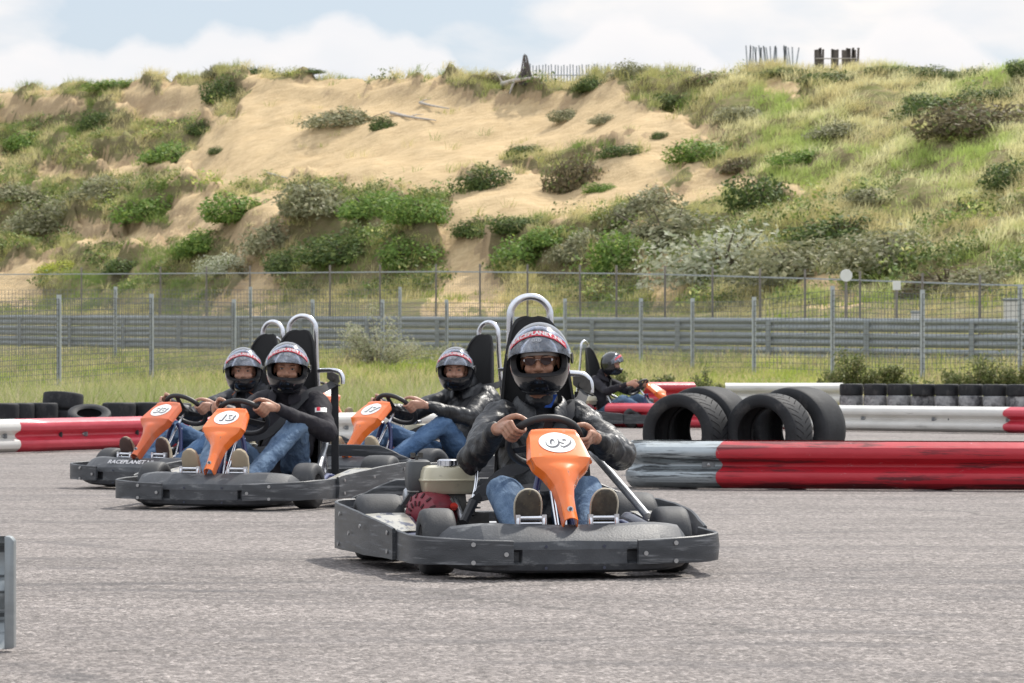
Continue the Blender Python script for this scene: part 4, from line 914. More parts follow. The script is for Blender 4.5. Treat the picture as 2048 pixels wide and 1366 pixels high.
def mesh_from(name, v, quads, tris, col, mat):
    me = bpy.data.meshes.new(name); me.vertices.add(len(v)); me.vertices.foreach_set('co', v.astype(np.float32).ravel())
    nq, n3 = (0 if quads is None else len(quads)), (0 if tris is None else len(tris)); idx = []
    if nq: idx.append(quads.ravel())
    if n3: idx.append(tris.ravel())
    me.loops.add(nq * 4 + n3 * 3); me.polygons.add(nq + n3); me.loops.foreach_set('vertex_index', np.concatenate(idx).astype(np.int32))
    me.polygons.foreach_set('loop_start', np.concatenate([np.arange(nq) * 4, nq * 4 + np.arange(n3) * 3]).astype(np.int32)); me.update(calc_edges=True)
    a = me.attributes.new('tint', 'FLOAT_COLOR', 'POINT'); c4 = np.ones((len(v), 4), np.float32); c4[:, :3] = col; a.data.foreach_set('color', c4.ravel())
    me.materials.append(mat); me.shade_smooth(); o = bpy.data.objects.new(name, me); COL.objects.link(o); return o
PAL = np.array([(.30, .30, .11), (.42, .38, .19), (.19, .26, .07), (.34, .36, .13), (.50, .45, .27), (.24, .32, .085)])
def tufts(pts, hmin, hmax, nb, rad, w_, pal, wind=(.25, 0), spread=.55, tone=None):
    n = len(pts); k = nb; base = np.repeat(pts, k, 0); N_ = n * k; off = rng.normal(0, rad, (N_, 2)); base[:, :2] += off
    base[:, 2] -= .02
    ht = np.repeat(rng.uniform(hmin, hmax, n), k) * rng.uniform(.55, 1.1, N_); lean = rng.normal(0, spread, (N_, 2)) + np.array(wind) + off / max(rad, .01) * .25
    c = pal[rng.integers(0, len(pal), n)] if tone is None else tone; c = np.repeat(c, k, 0) * rng.uniform(.75, 1.2, (N_, 1)); return blades(base, ht, lean, w_ * rng.uniform(.7, 1.3, N_), c)
def cat_b(parts):
    vs, qs, ts, cs = [], [], [], []; o = 0
    for v, q, t, c in parts: vs.append(v); qs.append(q + o); ts.append(t + o); cs.append(c); o += len(v)
    return np.concatenate(vs), np.concatenate(qs), np.concatenate(ts), np.concatenate(cs)
def frustum_pts(n, y0, y1, margin=60, p=1.0):
    y = y0 + (y1 - y0) * rng.uniform(0, 1, n) ** p; x = (rng.uniform(-margin, 2048 + margin, n) - 1024) * y / FPX; return x, y
# tall dune grass
x, y = frustum_pts(70000, 82, 170, 120); dt = Dg(x) + 11; ok = (y > dt - .5) & (y < dt + DUNE + 2.5); x, y = x[ok], y[ok]; z = tz(x, y); px, py = px_of(x, y, z); sm = sand_mask(px, py) * (y < Dg(x) + 11 + DUNE)
eps = .25; sl = (tz(x, y + eps) - tz(x, y - eps)) / (2 * eps); dens = np.where(sm > .5, .008, np.where(sl > .95, .45, 1.0) * (.25 + .75 * smooth((fbm(x * .7, y * .7, 3, 77) - .36) / .2))); ok = rng.uniform(0, 1, len(x)) < dens; x, y, z, px, py = x[ok], y[ok], z[ok], px[ok], py[ok]
if len(x) > 17000: s_ = rng.permutation(len(x))[:17000]; x, y, z, px, py = x[s_], y[s_], z[s_], px[s_], py[s_]
f1 = fbm(x * .35, y * .35, 3, 41); f2 = fbm(x * .9, y * .9, 3, 43); right = smooth((px - 1250) / 350)
cA = np.array((.44, .43, .17)); cB = np.array((.20, .29, .07)); cC = np.array((.68, .60, .32)); cD = np.array((.46, .56, .17)); cE = np.array((.82, .78, .46))
wv = smooth((f1 - .38) / .22)[:, None]; ww = smooth((f2 - .45) / .2)[:, None]; rr = right[:, None]
tone = (cB * (1 - wv) + cA * wv) * (1 - ww) + cC * ww; tr_ = (cD * (1 - wv) + cC * wv) * (1 - ww) + cE * ww; tone = tone * (1 - rr) + tr_ * rr
pts = np.stack([x, y, z], 1); og = mesh_from('dune_grass', *tufts(pts, .20, .52, 17, .13, .016, PAL, (.30, -.1), .5, tone), m_grass)
tag(og, 'tufts of marram grass covering the dune slopes', 'grass', kind='stuff')
# verge grass in front of and behind the guard rail
parts = []
x, y = frustum_pts(16000, 44, 92, 40, 1.0); ok = y < Dg(x) - .3; x, y = x[ok], y[ok]
near = smooth((50 - y) / 6); px = 1024 + x * FPX / y; ok = (y > 45.5 - 4 * (px < 1000)) | (px < 1000); x, y = x[ok], y[ok]; z = tz(x, y); z = np.maximum(z, 0)
f1 = fbm(x * .5, y * .35, 3, 51)[:, None]; f2 = fbm(x * 1.5, y * 1.2, 2, 53)[:, None]
gA = np.array((.27, .36, .06)); gB = np.array((.48, .55, .12)); gC = np.array((.64, .56, .28)); tone = gA + (gB - gA) * smooth((f1 - .35) / .3); tone = tone + (gC - tone) * smooth((f2 - .46) / .15)
parts.append(tufts(np.stack([x, y, z], 1), .07, .30, 12, .14, .013, PAL, (.1, 0), .5, tone))
x, y = frustum_pts(5200, 46, 90, 40, .8); ok = (y < Dg(x) - .3) & (fbm(x * .45 + 5, y * .25, 3, 71) > .5); x, y = x[ok], y[ok]; z = np.maximum(tz(x, y), 0); wc = np.array([(.62, .54, .30), (.30, .33, .12), (.50, .50, .20), (.40, .33, .20), (.20, .27, .06)])
parts.append(tufts(np.stack([x, y, z], 1), .18, .52, 16, .15, .013, PAL, (.1, 0), .45, wc[rng.integers(0, 5, len(x))]))
x, y = frustum_pts(9000, 78, 140, 60); ok = (y > Dg(x) + .4) & (y < Dg(x) + 12); x, y = x[ok], y[ok]; z = tz(x, y); f1 = fbm(x * .5, y * .5, 3, 61)[:, None]
tone = gA * .9 + (gC - gA) * smooth((f1 - .4) / .25); parts.append(tufts(np.stack([x, y, z], 1), .08, .38, 14, .18, .016, PAL, (.15, 0), .5, tone))
og = mesh_from('verge_grass', *cat_b(parts), m_grass); tag(og, 'green and straw coloured grass on the verge around the guard rail', 'grass', kind='stuff')
# tall weeds right behind the near barriers
x = rng.uniform(-6.0, -.4, 800); y = rng.uniform(38.5, 53, 800); x2 = rng.uniform(-8, -4, 300); y2 = rng.uniform(40, 50, 300); x = np.concatenate([x, x2]); y = np.concatenate([y, y2]); z = np.zeros(len(x))
c = np.array([(.36, .40, .14), (.46, .44, .22), (.30, .37, .10), (.52, .48, .30)])[rng.integers(0, 4, len(x))]
og = mesh_from('tall_weeds', *tufts(np.stack([x, y, z], 1), .20, .85, 30, .12, .010, PAL, (.1, 0), .35, c), m_grass); tag(og, 'tall straw and green weeds growing behind the white crash barrier', 'weeds', kind='stuff')

def leaves(n, size, shell=.55, flat=1.0, seed=1, lump=.3, pal=((.07, .11, .03), (.11, .16, .04)), up=.4):
    """leaf quads through the volume of a lumpy half ball of radius 1"""
    r = np.random.default_rng(seed); d = r.normal(0, 1, (n, 3)); d[:, 2] = np.abs(d[:, 2]) * 1.0 - .12; d /= np.linalg.norm(d, axis=1)[:, None]
    lobes = r.normal(0, 1, (11, 3)); lobes[:, 2] = np.abs(lobes[:, 2]); lobes /= np.linalg.norm(lobes, axis=1)[:, None]
    lo_ = np.max(np.clip((d @ lobes.T - .72) / .28, 0, 1) * r.uniform(.4, 1, 11), axis=1); rad = (1 - lump) + lump * 1.5 * lo_ + r.normal(0, .05, n)
    u = r.uniform(shell, 1, n) ** .6; p = d * (rad * u)[:, None]; p[:, 2] *= flat
    nn = d + r.normal(0, .7, (n, 3)) + np.array([0, 0, up]); nn /= np.linalg.norm(nn, axis=1)[:, None]; a = np.cross(nn, r.normal(0, 1, (n, 3))); a /= np.linalg.norm(a, axis=1)[:, None]; b = np.cross(nn, a)
    s = size * r.uniform(.6, 1.4, n)[:, None]; v = np.stack([p - a * s, p + b * s * .55, p + a * s, p - b * s * .55], 1).reshape(-1, 3); q = np.arange(n * 4).reshape(n, 4)
    pal = np.array(pal); t = r.uniform(0, 1, (n, 1)); c = pal[0] * (1 - t) + pal[1] * t
    if len(pal) > 2: mk = r.uniform(0, 1, n) < .18; c[mk] = pal[2] * r.uniform(.8, 1.2, (mk.sum(), 1))
    c *= r.uniform(.8, 1.2, (n, 1)); return v, q, c.repeat(4, 0)
def shrub_proto(kind, seed):
    pal = {'dark': ((.055, .085, .028), (.10, .145, .04), (.16, .20, .06)), 'bright': ((.10, .17, .035), (.17, .26, .06), (.26, .34, .08)), 'grey': ((.16, .165, .09), (.26, .26, .15), (.36, .34, .22)), 'brown': ((.12, .10, .06), (.19, .16, .09), (.14, .17, .06)), 'yellow': ((.30, .36, .06), (.45, .46, .08), (.5, .5, .1)), 'silver': ((.34, .36, .26), (.5, .5, .38), (.22, .25, .14))}[kind]
    pal = [tuple(1.25 * k for k in p) for p in pal]; v, q, c = leaves(3000, .050 if kind != 'silver' else .04, .35, .85, seed, .42, pal)
    o = mesh_from('shrub', v, q, None, c, m_leaf); rr_ = random.Random(seed); mb = MB()
    for i in range(9):
        a = rr_.uniform(0, 6.28); t = rr_.uniform(.3, .75); mb.tube([(0, 0, -.2), (math.cos(a) * t * .4, math.sin(a) * t * .4, .3), (math.cos(a) * t, math.sin(a) * t, .65 + rr_.uniform(-.1, .15))], [.03, .02, .006], 5, 2)
    st = mb.build('stems', m_bark, o, 60); return o
m_bark = M('grey_bark', (.12, .095, .07), (.2, .17, .13), .9, bump=.4, bs_=40)
m_drift = M('bleached_wood', (.52, .48, .44), (.36, .33, .3), .85, bump=.4, bs_=30, stretch=(1, 1, 1))
SHR = [  # px, py (foot), half width px, height px, kind, where
    (205, 258, 42, 38, 'dark', 'domed dark green shrub on the upper left slope'), (60, 300, 60, 40, 'bright', 'broad green shrub at the left edge halfway up the dune'),
    (330, 320, 55, 45, 'bright', 'yellow-green shrub at the left end of the sand bowl'), (405, 268, 30, 34, 'dark', 'narrow dark shrub above the left end of the sand bowl'),
    (435, 308, 16, 16, 'dark', 'small lone green shrub on sand at the left of the bowl'), (300, 440, 60, 45, 'bright', 'light green shrub in the left gully'),
    (450, 200, 40, 38, 'dark', 'dark shrub hanging on the crest scarp at left'), (700, 250, 62, 42, 'grey', 'olive shrub on the sand below the crest'), (765, 258, 26, 26, 'dark', 'dark tip shrub at the sand edge right of the olive shrub'),
    (480, 440, 68, 58, 'bright', 'big bright green shrub on the lower left bank'), (420, 505, 60, 55, 'bright', 'bright shrub beside the left sand chute'), (375, 515, 34, 30, 'bright', 'small bright shrub left of the left sand chute'),
    (445, 550, 48, 40, 'silver', 'silvery shrub standing just above the fence wire'), (115, 548, 34, 26, 'yellow', 'yellow flowering shrub near the fence at left'), (255, 545, 40, 32, 'dark', 'dark shrub low on the left bank'),
    (100, 460, 70, 60, 'grey', 'hanging grass-grey shrub on the left bank'), (30, 400, 60, 40, 'grey', 'grey-green shrub at the left edge of the middle terrace'), (200, 400, 60, 42, 'grey', 'wide grey-green shrub on the left middle terrace'),
    (560, 500, 60, 60, 'grey', 'pale green shrub right of the left sand chute'), (640, 440, 66, 60, 'grey', 'grey-green shrub in the middle of the lower bank'), (745, 430, 60, 46, 'bright', 'fresh green shrub on the lower bank under the bowl'),
    (840, 450, 46, 60, 'bright', 'green shrub at the right end of the centre-left bank'), (700, 530, 80, 60, 'dark', 'broad dark shrub at the foot of the centre-left bank'), (820, 535, 60, 55, 'bright', 'green shrub at the foot of the bank beside the centre sand chute'), (590, 545, 55, 40, 'dark', 'dark shrub at the fence between two sand chutes'),
    (1050, 545, 60, 60, 'bright', 'green shrub right of the centre sand chute'), (960, 475, 42, 40, 'dark', 'dark shrub on the lip above the centre chute'), (1035, 462, 44, 38, 'dark', 'dark green shrub on the ledge in the middle'), (1160, 530, 60, 60, 'grey', 'olive shrub on the lower centre-right bank'),
    (1250, 540, 56, 56, 'bright', 'bright shrub at the right end of the centre-right bank'), (1100, 500, 50, 40, 'bright', 'light green shrub amid the centre-right bank'),
    (970, 380, 46, 60, 'dark', 'leaning dark shrub in the right part of the sand bowl'), (1050, 310, 26, 20, 'dark', 'small dark shrub on the sand behind the leaning one'), (1150, 382, 48, 78, 'brown', 'tall brownish shrub standing in the sand'), (1240, 315, 40, 30, 'dark', 'dark shrub right of the brownish one'),
    (1205, 385, 32, 26, 'bright', 'small green shrub at the foot of the brownish one'), (1320, 280, 17, 20, 'dark', 'tiny round shrub alone on sand at right'), (1140, 240, 32, 26, 'grey', 'low olive shrub high in the sand bowl'), (1210, 248, 26, 18, 'grey', 'low grass-topped shrub beside the olive one'),
    (1185, 180, 34, 34, 'dark', 'dark shrub on the crest left of the knoll'), (1265, 160, 36, 36, 'grey', 'grey-green shrub on top of the knoll'), (1340, 225, 48, 34, 'dark', 'dark shrub below the knoll'), (1430, 170, 46, 30, 'brown', 'brown-green shrub on the crest right of the knoll'),
    (1340, 500, 70, 70, 'grey', 'big olive shrub on the lower right bank'), (1290, 440, 55, 50, 'grey', 'olive shrub at the top of the lower right bank'), (1520, 430, 52, 58, 'dark', 'rounded dark shrub on the right slope'), (1440, 560, 84, 80, 'silver', 'large grey-leaved shrub above the fence at right'),
    (1600, 560, 90, 70, 'grey', 'wide olive shrub above the fence at right'), (1690, 490, 80, 55, 'dark', 'dark shrub band on the lower right slope'), (1780, 540, 70, 55, 'grey', 'olive shrub right of the dark band'), (1900, 590, 80, 50, 'brown', 'brownish shrub low at the right near the cabinet'), (2000, 580, 60, 45, 'grey', 'olive shrub at the lower right edge'),
    (1890, 235, 64, 52, 'dark', 'dark thicket shrub high on the right slope'), (1960, 270, 84, 70, 'brown', 'large brown thicket on the upper right slope'), (1980, 205, 48, 30, 'dark', 'dark shrub topping the brown thicket'), (1840, 205, 30, 20, 'dark', 'small dark shrub left of the thicket'),
    (2030, 380, 46, 55, 'dark', 'dark shrub at the right edge halfway up'), (1580, 150, 60, 22, 'dark', 'dark crest shrub between the broken fences'), (1680, 160, 60, 22, 'dark', 'dark crest shrub under the dark slatted fence'), (1800, 150, 50, 20, 'dark', 'low dark shrub on the right crest'), (1870, 155, 50, 20, 'dark', 'second low dark shrub on the right crest'), (2045, 150, 26, 34, 'dark', 'dark bush at the right end of the crest'), (1950, 152, 44, 20, 'dark', 'third low dark shrub on the right crest'),
    (430, 150, 26, 30, 'grey', 'wispy grey shrub on the left crest'), (510, 148, 36, 18, 'dark', 'low dark shrub on the crest right of the wispy one'), (240, 175, 60, 20, 'bright', 'low green shrub on the left crest'), (620, 150, 26, 10, 'dark', 'tiny dark shrub on the crest above the bowl'),
    (990, 165, 40, 24, 'brown', 'brown crest shrub left of the dead post'), (1480, 350, 50, 30, 'brown', 'brown shrub by the small right scarp'), (1400, 320, 60, 40, 'bright', 'green shrub at the right end of the sand'), (1690, 270, 60, 34, 'grey', 'pale shrub in the middle of the right slope'), (1500, 240, 50, 30, 'grey', 'pale shrub on the upper middle right slope'), (1620, 330, 50, 30, 'bright', 'green shrub on the right slope'), (1760, 400, 50, 30, 'grey', 'pale tussock shrub far right of the slope')]
protos = {}
for i, (px, py, hw, hp, kind, lab) in enumerate(SHR):
    key = (kind, (i * 7 + i // 3) % 3)
    if key not in protos:
        protos[key] = (shrub_proto(kind, i + 3), True)
    pr, fresh = protos[key]; o = pr if fresh else copy_tree(pr); protos[key] = (pr, False)
    p = hit(px, py); s = p.y / FPX; o.location = p - V(0, -hw * s * .5, hw * s * .06); q_ = random.uniform; big = 1.3 if (px > 1210 and py > 420) else 1.0; o.scale = (hw * s * q_(1.3, 1.75) * big, hw * s * q_(.9, 1.3), hp * s * q_(1.0, 1.4) * big); o.rotation_euler = (0, 0, 0 if fresh else (i * 137 % 360) / 57.3 * 0 + (math.pi * (i % 2) + q_(-.5, .5)))
    tag(o, lab, 'shrub', 'shrubs on the dune')
# ground scrub between them: countless small leafy clumps
v_, q_, c_ = leaves(105, .075, .2, .8, 99, .3, ((.10, .15, .04), (.20, .26, .08), (.32, .33, .14)))
x, y = frustum_pts(26000, 84, 170, 100); dt = Dg(x) + 11; ok = (y > dt) & (y < dt + DUNE + 1); x, y = x[ok], y[ok]; z = tz(x, y); px, py = px_of(x, y, z); sm = sand_mask(px, py)
pb = smooth((py - 330) / 60) * .8 + .12 + .25 * smooth((py - 180) / 30) * (px < 420); f = fbm(x * .6, y * .6, 3, 15); ok = (sm < .35) & (rng.uniform(0, 1, len(x)) < pb * (f > .47) * (1 - .65 * smooth((px - 1300) / 250) * (py < 470))); x, y, z = x[ok][:4800], y[ok][:4800], z[ok][:4800]; n = len(x)
sc_ = .20 + .75 * rng.uniform(0, 1, n) ** 2.2; a_ = rng.uniform(0, 6.28, n); ca, sa = np.cos(a_)[:, None], np.sin(a_)[:, None]
vx = v_[None, :, 0] * ca - v_[None, :, 1] * sa; vy = v_[None, :, 0] * sa + v_[None, :, 1] * ca; VV = np.stack([vx * sc_[:, None] + x[:, None], vy * sc_[:, None] + y[:, None], v_[None, :, 2] * sc_[:, None] * .9 + z[:, None]], -1).reshape(-1, 3)
QQ = (np.arange(n)[:, None, None] * len(v_) + q_[None]).reshape(-1, 4); CC = (c_[None] * rng.uniform(.6, 1.4, (n, 1, 1)) * (1 + (rng.uniform(0, 1, (n, 1, 1)) < .2) * np.array([.9, .7, .5]))).reshape(-1, 3)
og = mesh_from('dune_scrub', VV, QQ, None, CC, m_leaf); tag(og, 'low leafy scrub scattered over the dune banks', 'scrub', kind='stuff')
# ------------------------------------------------------------------ crash barriers
def paint(name, c1, c2, scuff, amt=.6, rough=.35, metal=0, sc=3.0, coat=.2):
    m, nt, bs, out = principled(name); t = N(nt, 'ShaderNodeTexCoord').outputs['Object']
    base = ramp(nt, noise_n(nt, mapping(nt, t, (.5, 1, 2)), 4, 5, .6), [(.3, c1), (.7, c2)])
    s = noise_n(nt, mapping(nt, t, (.35, 1, 6)), sc, 7, .68, .4); mk = ramp(nt, s, [(amt, 0.0), (amt + .07, 1.0)])
    sp = ramp(nt, noise_n(nt, mapping(nt, t, (1, 1, 1.6), (4, 4, 4)), 16, 6, .7), [(.66, 0.0), (.70, 1.0)])
    c = mix(nt, math_n(nt, 'MULTIPLY', mk, .8), base, scuff); c = mix(nt, math_n(nt, 'MULTIPLY', sp, .5), c, (.45, .45, .45))
    L(nt, c, bs.inputs['Base Color']); bs.inputs['Metallic'].default_value = metal; bs.inputs['Coat Weight'].default_value = coat
    L(nt, mix(nt, mk, rough, .7), bs.inputs['Roughness']); add_bump(nt, bs, noise_n(nt, mapping(nt, t, (1, 1, 2)), 7, 4, .5), .2, .02); return m
m_red = paint('red_barrier_paint', (.40, .014, .026), (.50, .022, .036), (.075, .018, .022), .51, .42, coat=0)
m_redp = paint('faded_red_barrier_paint', (.50, .03, .05), (.62, .06, .09), (.25, .06, .07), .64)
m_whb = paint('white_barrier_paint', (.62, .60, .56), (.72, .70, .66), (.30, .29, .27), .62)
m_galv = paint('galvanised_scuffed_steel', (.33, .37, .39), (.45, .49, .51), (.03, .032, .035), .50, .42, .5, 4.5, 0)
m_galv2 = paint('galvanised_steel', (.25, .275, .285), (.35, .375, .385), (.2, .21, .22), .64, .45, .5, 2, 0)
m_plate = M('steel_plate', (.16, .17, .18), (.24, .25, .26), .5, metal=.6)
WB = [(.310, .002), (.306, .016), (.272, .068), (.250, .080), (.225, .082), (.203, .074), (.178, .026), (.165, .012), (.155, .009), (.145, .012), (.132, .026), (.107, .074), (.085, .082), (.060, .080), (.038, .068), (.004, .016), (0, .002)]
def rail_mb(P, z0=.008, side=-1, wavy=False):
    """W-beam along P (list of (x, y)); ribs bulge towards `side` (-1: the camera)"""
    mb = MB(); secs = []; n = len(P)
    for i, p in enumerate(P):
        t = (V(*P[min(i + 1, n - 1)]) - V(*P[max(i - 1, 0)])).normalized(); s = V(t.y, -t.x) * (1 if side == -1 else -1)
        f = [V(p[0] + s.x * d, p[1] + s.y * d, z0 + z) for z, d in WB]; b = [V(p[0] + s.x * (d - .005), p[1] + s.y * (d - .005), z0 + z) for z, d in WB][::-1]
        if i == 0 and wavy:
            f = [q - V(1, 0, 0) * (.015 + d * .55) for q, (z, d) in zip(f, WB)]; b = [q - V(1, 0, 0) * (.015 + d * .55) for q, (z, d) in zip(b, WB[::-1])]
        secs.append(f + b)
    return mb.strip(secs)
def line(p0, p1, n): return [tuple(V(*p0).lerp(V(*p1), i / n)) for i in range(n + 1)]
def barrier(label, secs, z0=.008, double=False, plates=(), nbl=4, group='painted crash barriers round the track'):
    """secs: [(x0, y0, x1, y1, material, name)]"""
    b = empty('crash_barrier', (secs[0][0], secs[0][1], 0)); tag(b, label, 'barrier', group); ox, oy = secs[0][0], secs[0][1]; tot = sum(abs(q[2] - q[0]) for q in secs)
    for k, (x0, y0, x1, y1, mt) in enumerate(secs):
        P = [(x - ox, y - oy) for x, y in line((x0, y0), (x1, y1), 10)]; nb = max(1, round(nbl * abs(x1 - x0) / tot))
        for i in range(nb):
            t = (i + .5) / nb; mb = MB(); mb.box((x0 + (x1 - x0) * t - ox, y0 + (y1 - y0) * t - oy + (.18 if double else .09), z0 + .14), (.14, (.36 if double else .14) - .03, .26)); mb.build('spacer_block', m_black, b, 0, bevel=.008)
        yo = -.005 * (k % 2); P = [(x, y + yo) for x, y in P]
        r_ = rail_mb(P, z0, -1, k > 0).build('rail_panel', mt, b, 28)
        if double: P2 = [(x, y + .36) for x, y in P]; rail_mb(P2, z0, 1).build('rail_panel', mt, b, 28)
        for (xx, kind) in plates:
            if min(x0, x1) <= xx <= max(x0, x1):
                t = (xx - x0) / (x1 - x0); yy = y0 + (y1 - y0) * t - oy + yo; mb = MB(); xl = xx - ox
                mb.box((xl, yy - .020, z0 + .155), (.085, .012, .042)); pl = mb.build('splice_plate', m_plate, r_, 0, bevel=.003)
                mb = MB(); mb.lathe([(.001, 0), (.012, 0), (.011, .008), (.001, .011)], 12, Matrix.Translation((xl, yy - .026, z0 + .155)) @ Matrix.Rotation(R(90), 4, 'X'), closed=False); mb.build('bolt', m_bolt, r_, 40)
    return b
# near double-sided barrier on the right
D0 = 23.3; D1 = 22.6
xa = gx(1296, D0); xb = gx(1452, 23.15); xc = 5.2
near = barrier('near double crash barrier, scuffed steel end then red, in front of standing tyres', [(xa, D0, xb + .03, 23.17, m_galv), (xb, 23.17, xc, D1, m_red)], double=True, plates=[(gx(1415, D0), 0)], nbl=5)
# rounded nose closing its end
mb = MB(); prof = []
for a in np.linspace(90, 270, 10):
    c, s = math.cos(R(a)), math.sin(R(a)); prof.append([V(.03 * c - .02 + .0 + c * .03 + d * c * .4, .18 - s * -.18 * 1 - 0 + (0 if False else 0) + (-s * d), .008 + z) for z, d in WB] )
# end cap as a bent beam: sweep of the same section round a half circle
secs = []
for a in np.linspace(0, 180, 13):
    c, s = math.cos(R(a)), math.sin(R(a)); ctr = V(.0, .18, 0); o = V(-s * .55, -c, 0)
    f = [ctr + o * (.18 + d) + V(0, 0, .008 + z) for z, d in WB]; bk = [ctr + o * (.175 + d) + V(0, 0, .008 + z) for z, d in WB][::-1]; secs.append(f + bk)
mb = MB(); mb.strip(secs); mb.build('end_wrap', m_galv, near, 28)
# bolt heads on the near one
mb = MB()
for px, z in ((1388, .285), (1440, .287), (1388, .195), (1440, .197), (1388, .03), (1440, .032), (1388, .115), (1440, .112)):
    mb.lathe([(.001, 0), (.012, 0), (.010, .006), (.001, .009)], 10, Matrix.Translation((gx(px, D0 - .08) - xa, -.05 - (.035 if abs(z - .155) > .06 and z < .27 and z > .05 else 0) - .0, z)) @ Matrix.Rotation(R(90), 4, 'X'), closed=False)
mb.build('bolt', m_plate, near, 40)
# mid barrier, red then white then red
y0, y1 = 45.2, 41.0
def yl(px): return y0 + (y1 - y0) * (px - 1217) / (2048 - 1217)
S = [(1217, 1580, m_redp), (1580, 2024, m_whb), (2024, 2300, m_redp)]
barrier('middle crash barrier seen through the standing tyres, red then long white then red', [(gx(a, yl(a)), yl(a), gx(b, yl(b)), yl(b), m) for a, b, m in S], plates=[(gx(p, yl(p)), 0) for p in (1238, 1728, 1869, 2018)], nbl=6)
# left barrier
def yl2(px): return 32.2 + (px / 830) * 5.2
S = [(-260, 28, m_whb), (28, 335, m_redp), (335, 470, m_redp), (470, 1010, m_whb)]
barrier('left crash barrier behind the karts, white end piece, red stretch, then white', [(gx(a, yl2(a)), yl2(a), gx(b, yl2(b)), yl2(b), m) for a, b, m in S], plates=[(gx(p, yl2(p)), 0) for p in (6, 168, 690, 760)], nbl=7)
barrier('low far white barrier nearly buried in the weeds', [(gx(560, 53), 53, gx(880, 53.5), 53.5, m_whb)], nbl=3)
barrier('far red rail above the tyres behind the distant kart', [(gx(1285, 48), 48, gx(1387, 48.3), 48.3, m_redp)], z0=.26, nbl=3)
barrier('far white rail on top of the tyres behind the standing tyres', [(gx(1450, 48), 48, gx(1686, 48), 48, m_whb)], z0=.25, nbl=4)
# barrier end cut by the left edge of the picture
e = empty('crash_barrier', (0, 0, 0)); tag(e, 'bare steel barrier end cut off by the left edge of the photo', 'barrier', 'painted crash barriers round the track')
WB_keep = list(WB); WB[:] = [(z * 1.06, d * .55) for z, d in WB]
rail_mb(line((-3.8, 9.75), (-1.462, 10.20), 12), .006, 1).build('rail_panel', m_galv, e, 28); WB[:] = WB_keep
mb = MB(); ring = []
for a in np.linspace(-90, 90, 9): ring.append((.0, .318 + .016 * math.sin(R(a)) - .0, .016 * math.cos(R(a))))
sec = [(-.012, .006), (.016, .010), (.016, .322), (.006, .334), (-.012, .336)]
mb.strip([[V(-1.462 + x, 10.16 + dy, z) for x, z in sec] for dy in (0, .012, .05)]); mb.build('end_lip', m_galv2, e, 30, bevel=.004)
mb = MB(); mb.box((-2.6, 10.12, .14), (.14, .14, .26)); mb.build('spacer_block', m_black, e, 0)

# ------------------------------------------------------------------ guard rail, fences, signs
def P3(px, D, dz=0): x = gx(px, D); return V(x, D, float(tz(x, D)) + dz)
gr = empty('guard_rail', (0, 0, 0)); tag(gr, 'long grey steel guard rail of stacked beams below the dune', 'guard rail')
gxs = np.linspace(-21, 14, 36); 
for k, zz in enumerate((.06, .40, .74)):
    mb = MB(); secs = []
    for xq in gxs:
        yq = float(Dg(xq)) - .1; zb = float(zg(xq)) + zz; sv = V(.55, -.83).normalized()
        f = [V(xq - sv.x * d * -1.0, yq - d, zb + z) for z, d in WB]; b = [V(xq, yq - d + .006, zb + z) for z, d in WB][::-1]; secs.append(f + b)
    mb.strip(secs); mb.build('rail_beam', m_galv2, gr, 28)
for xq in np.arange(-20, 14, 2.0):
    yq = float(Dg(xq)); zb = float(zg(xq)); mb = MB(); mb.box((xq, yq - .23, zb + .42), (.11, .05, 1.1)); mb.build('post', m_galv2, gr, 0)
m_gpost = M('galvanised_post', (.42, .45, .47), (.52, .55, .57), .5, metal=.4)
m_rpost = M('rusty_post', (.20, .18, .165), (.28, .25, .23), .7)
m_wire = M('fence_wire', (.20, .205, .21), None, .6, metal=.3)
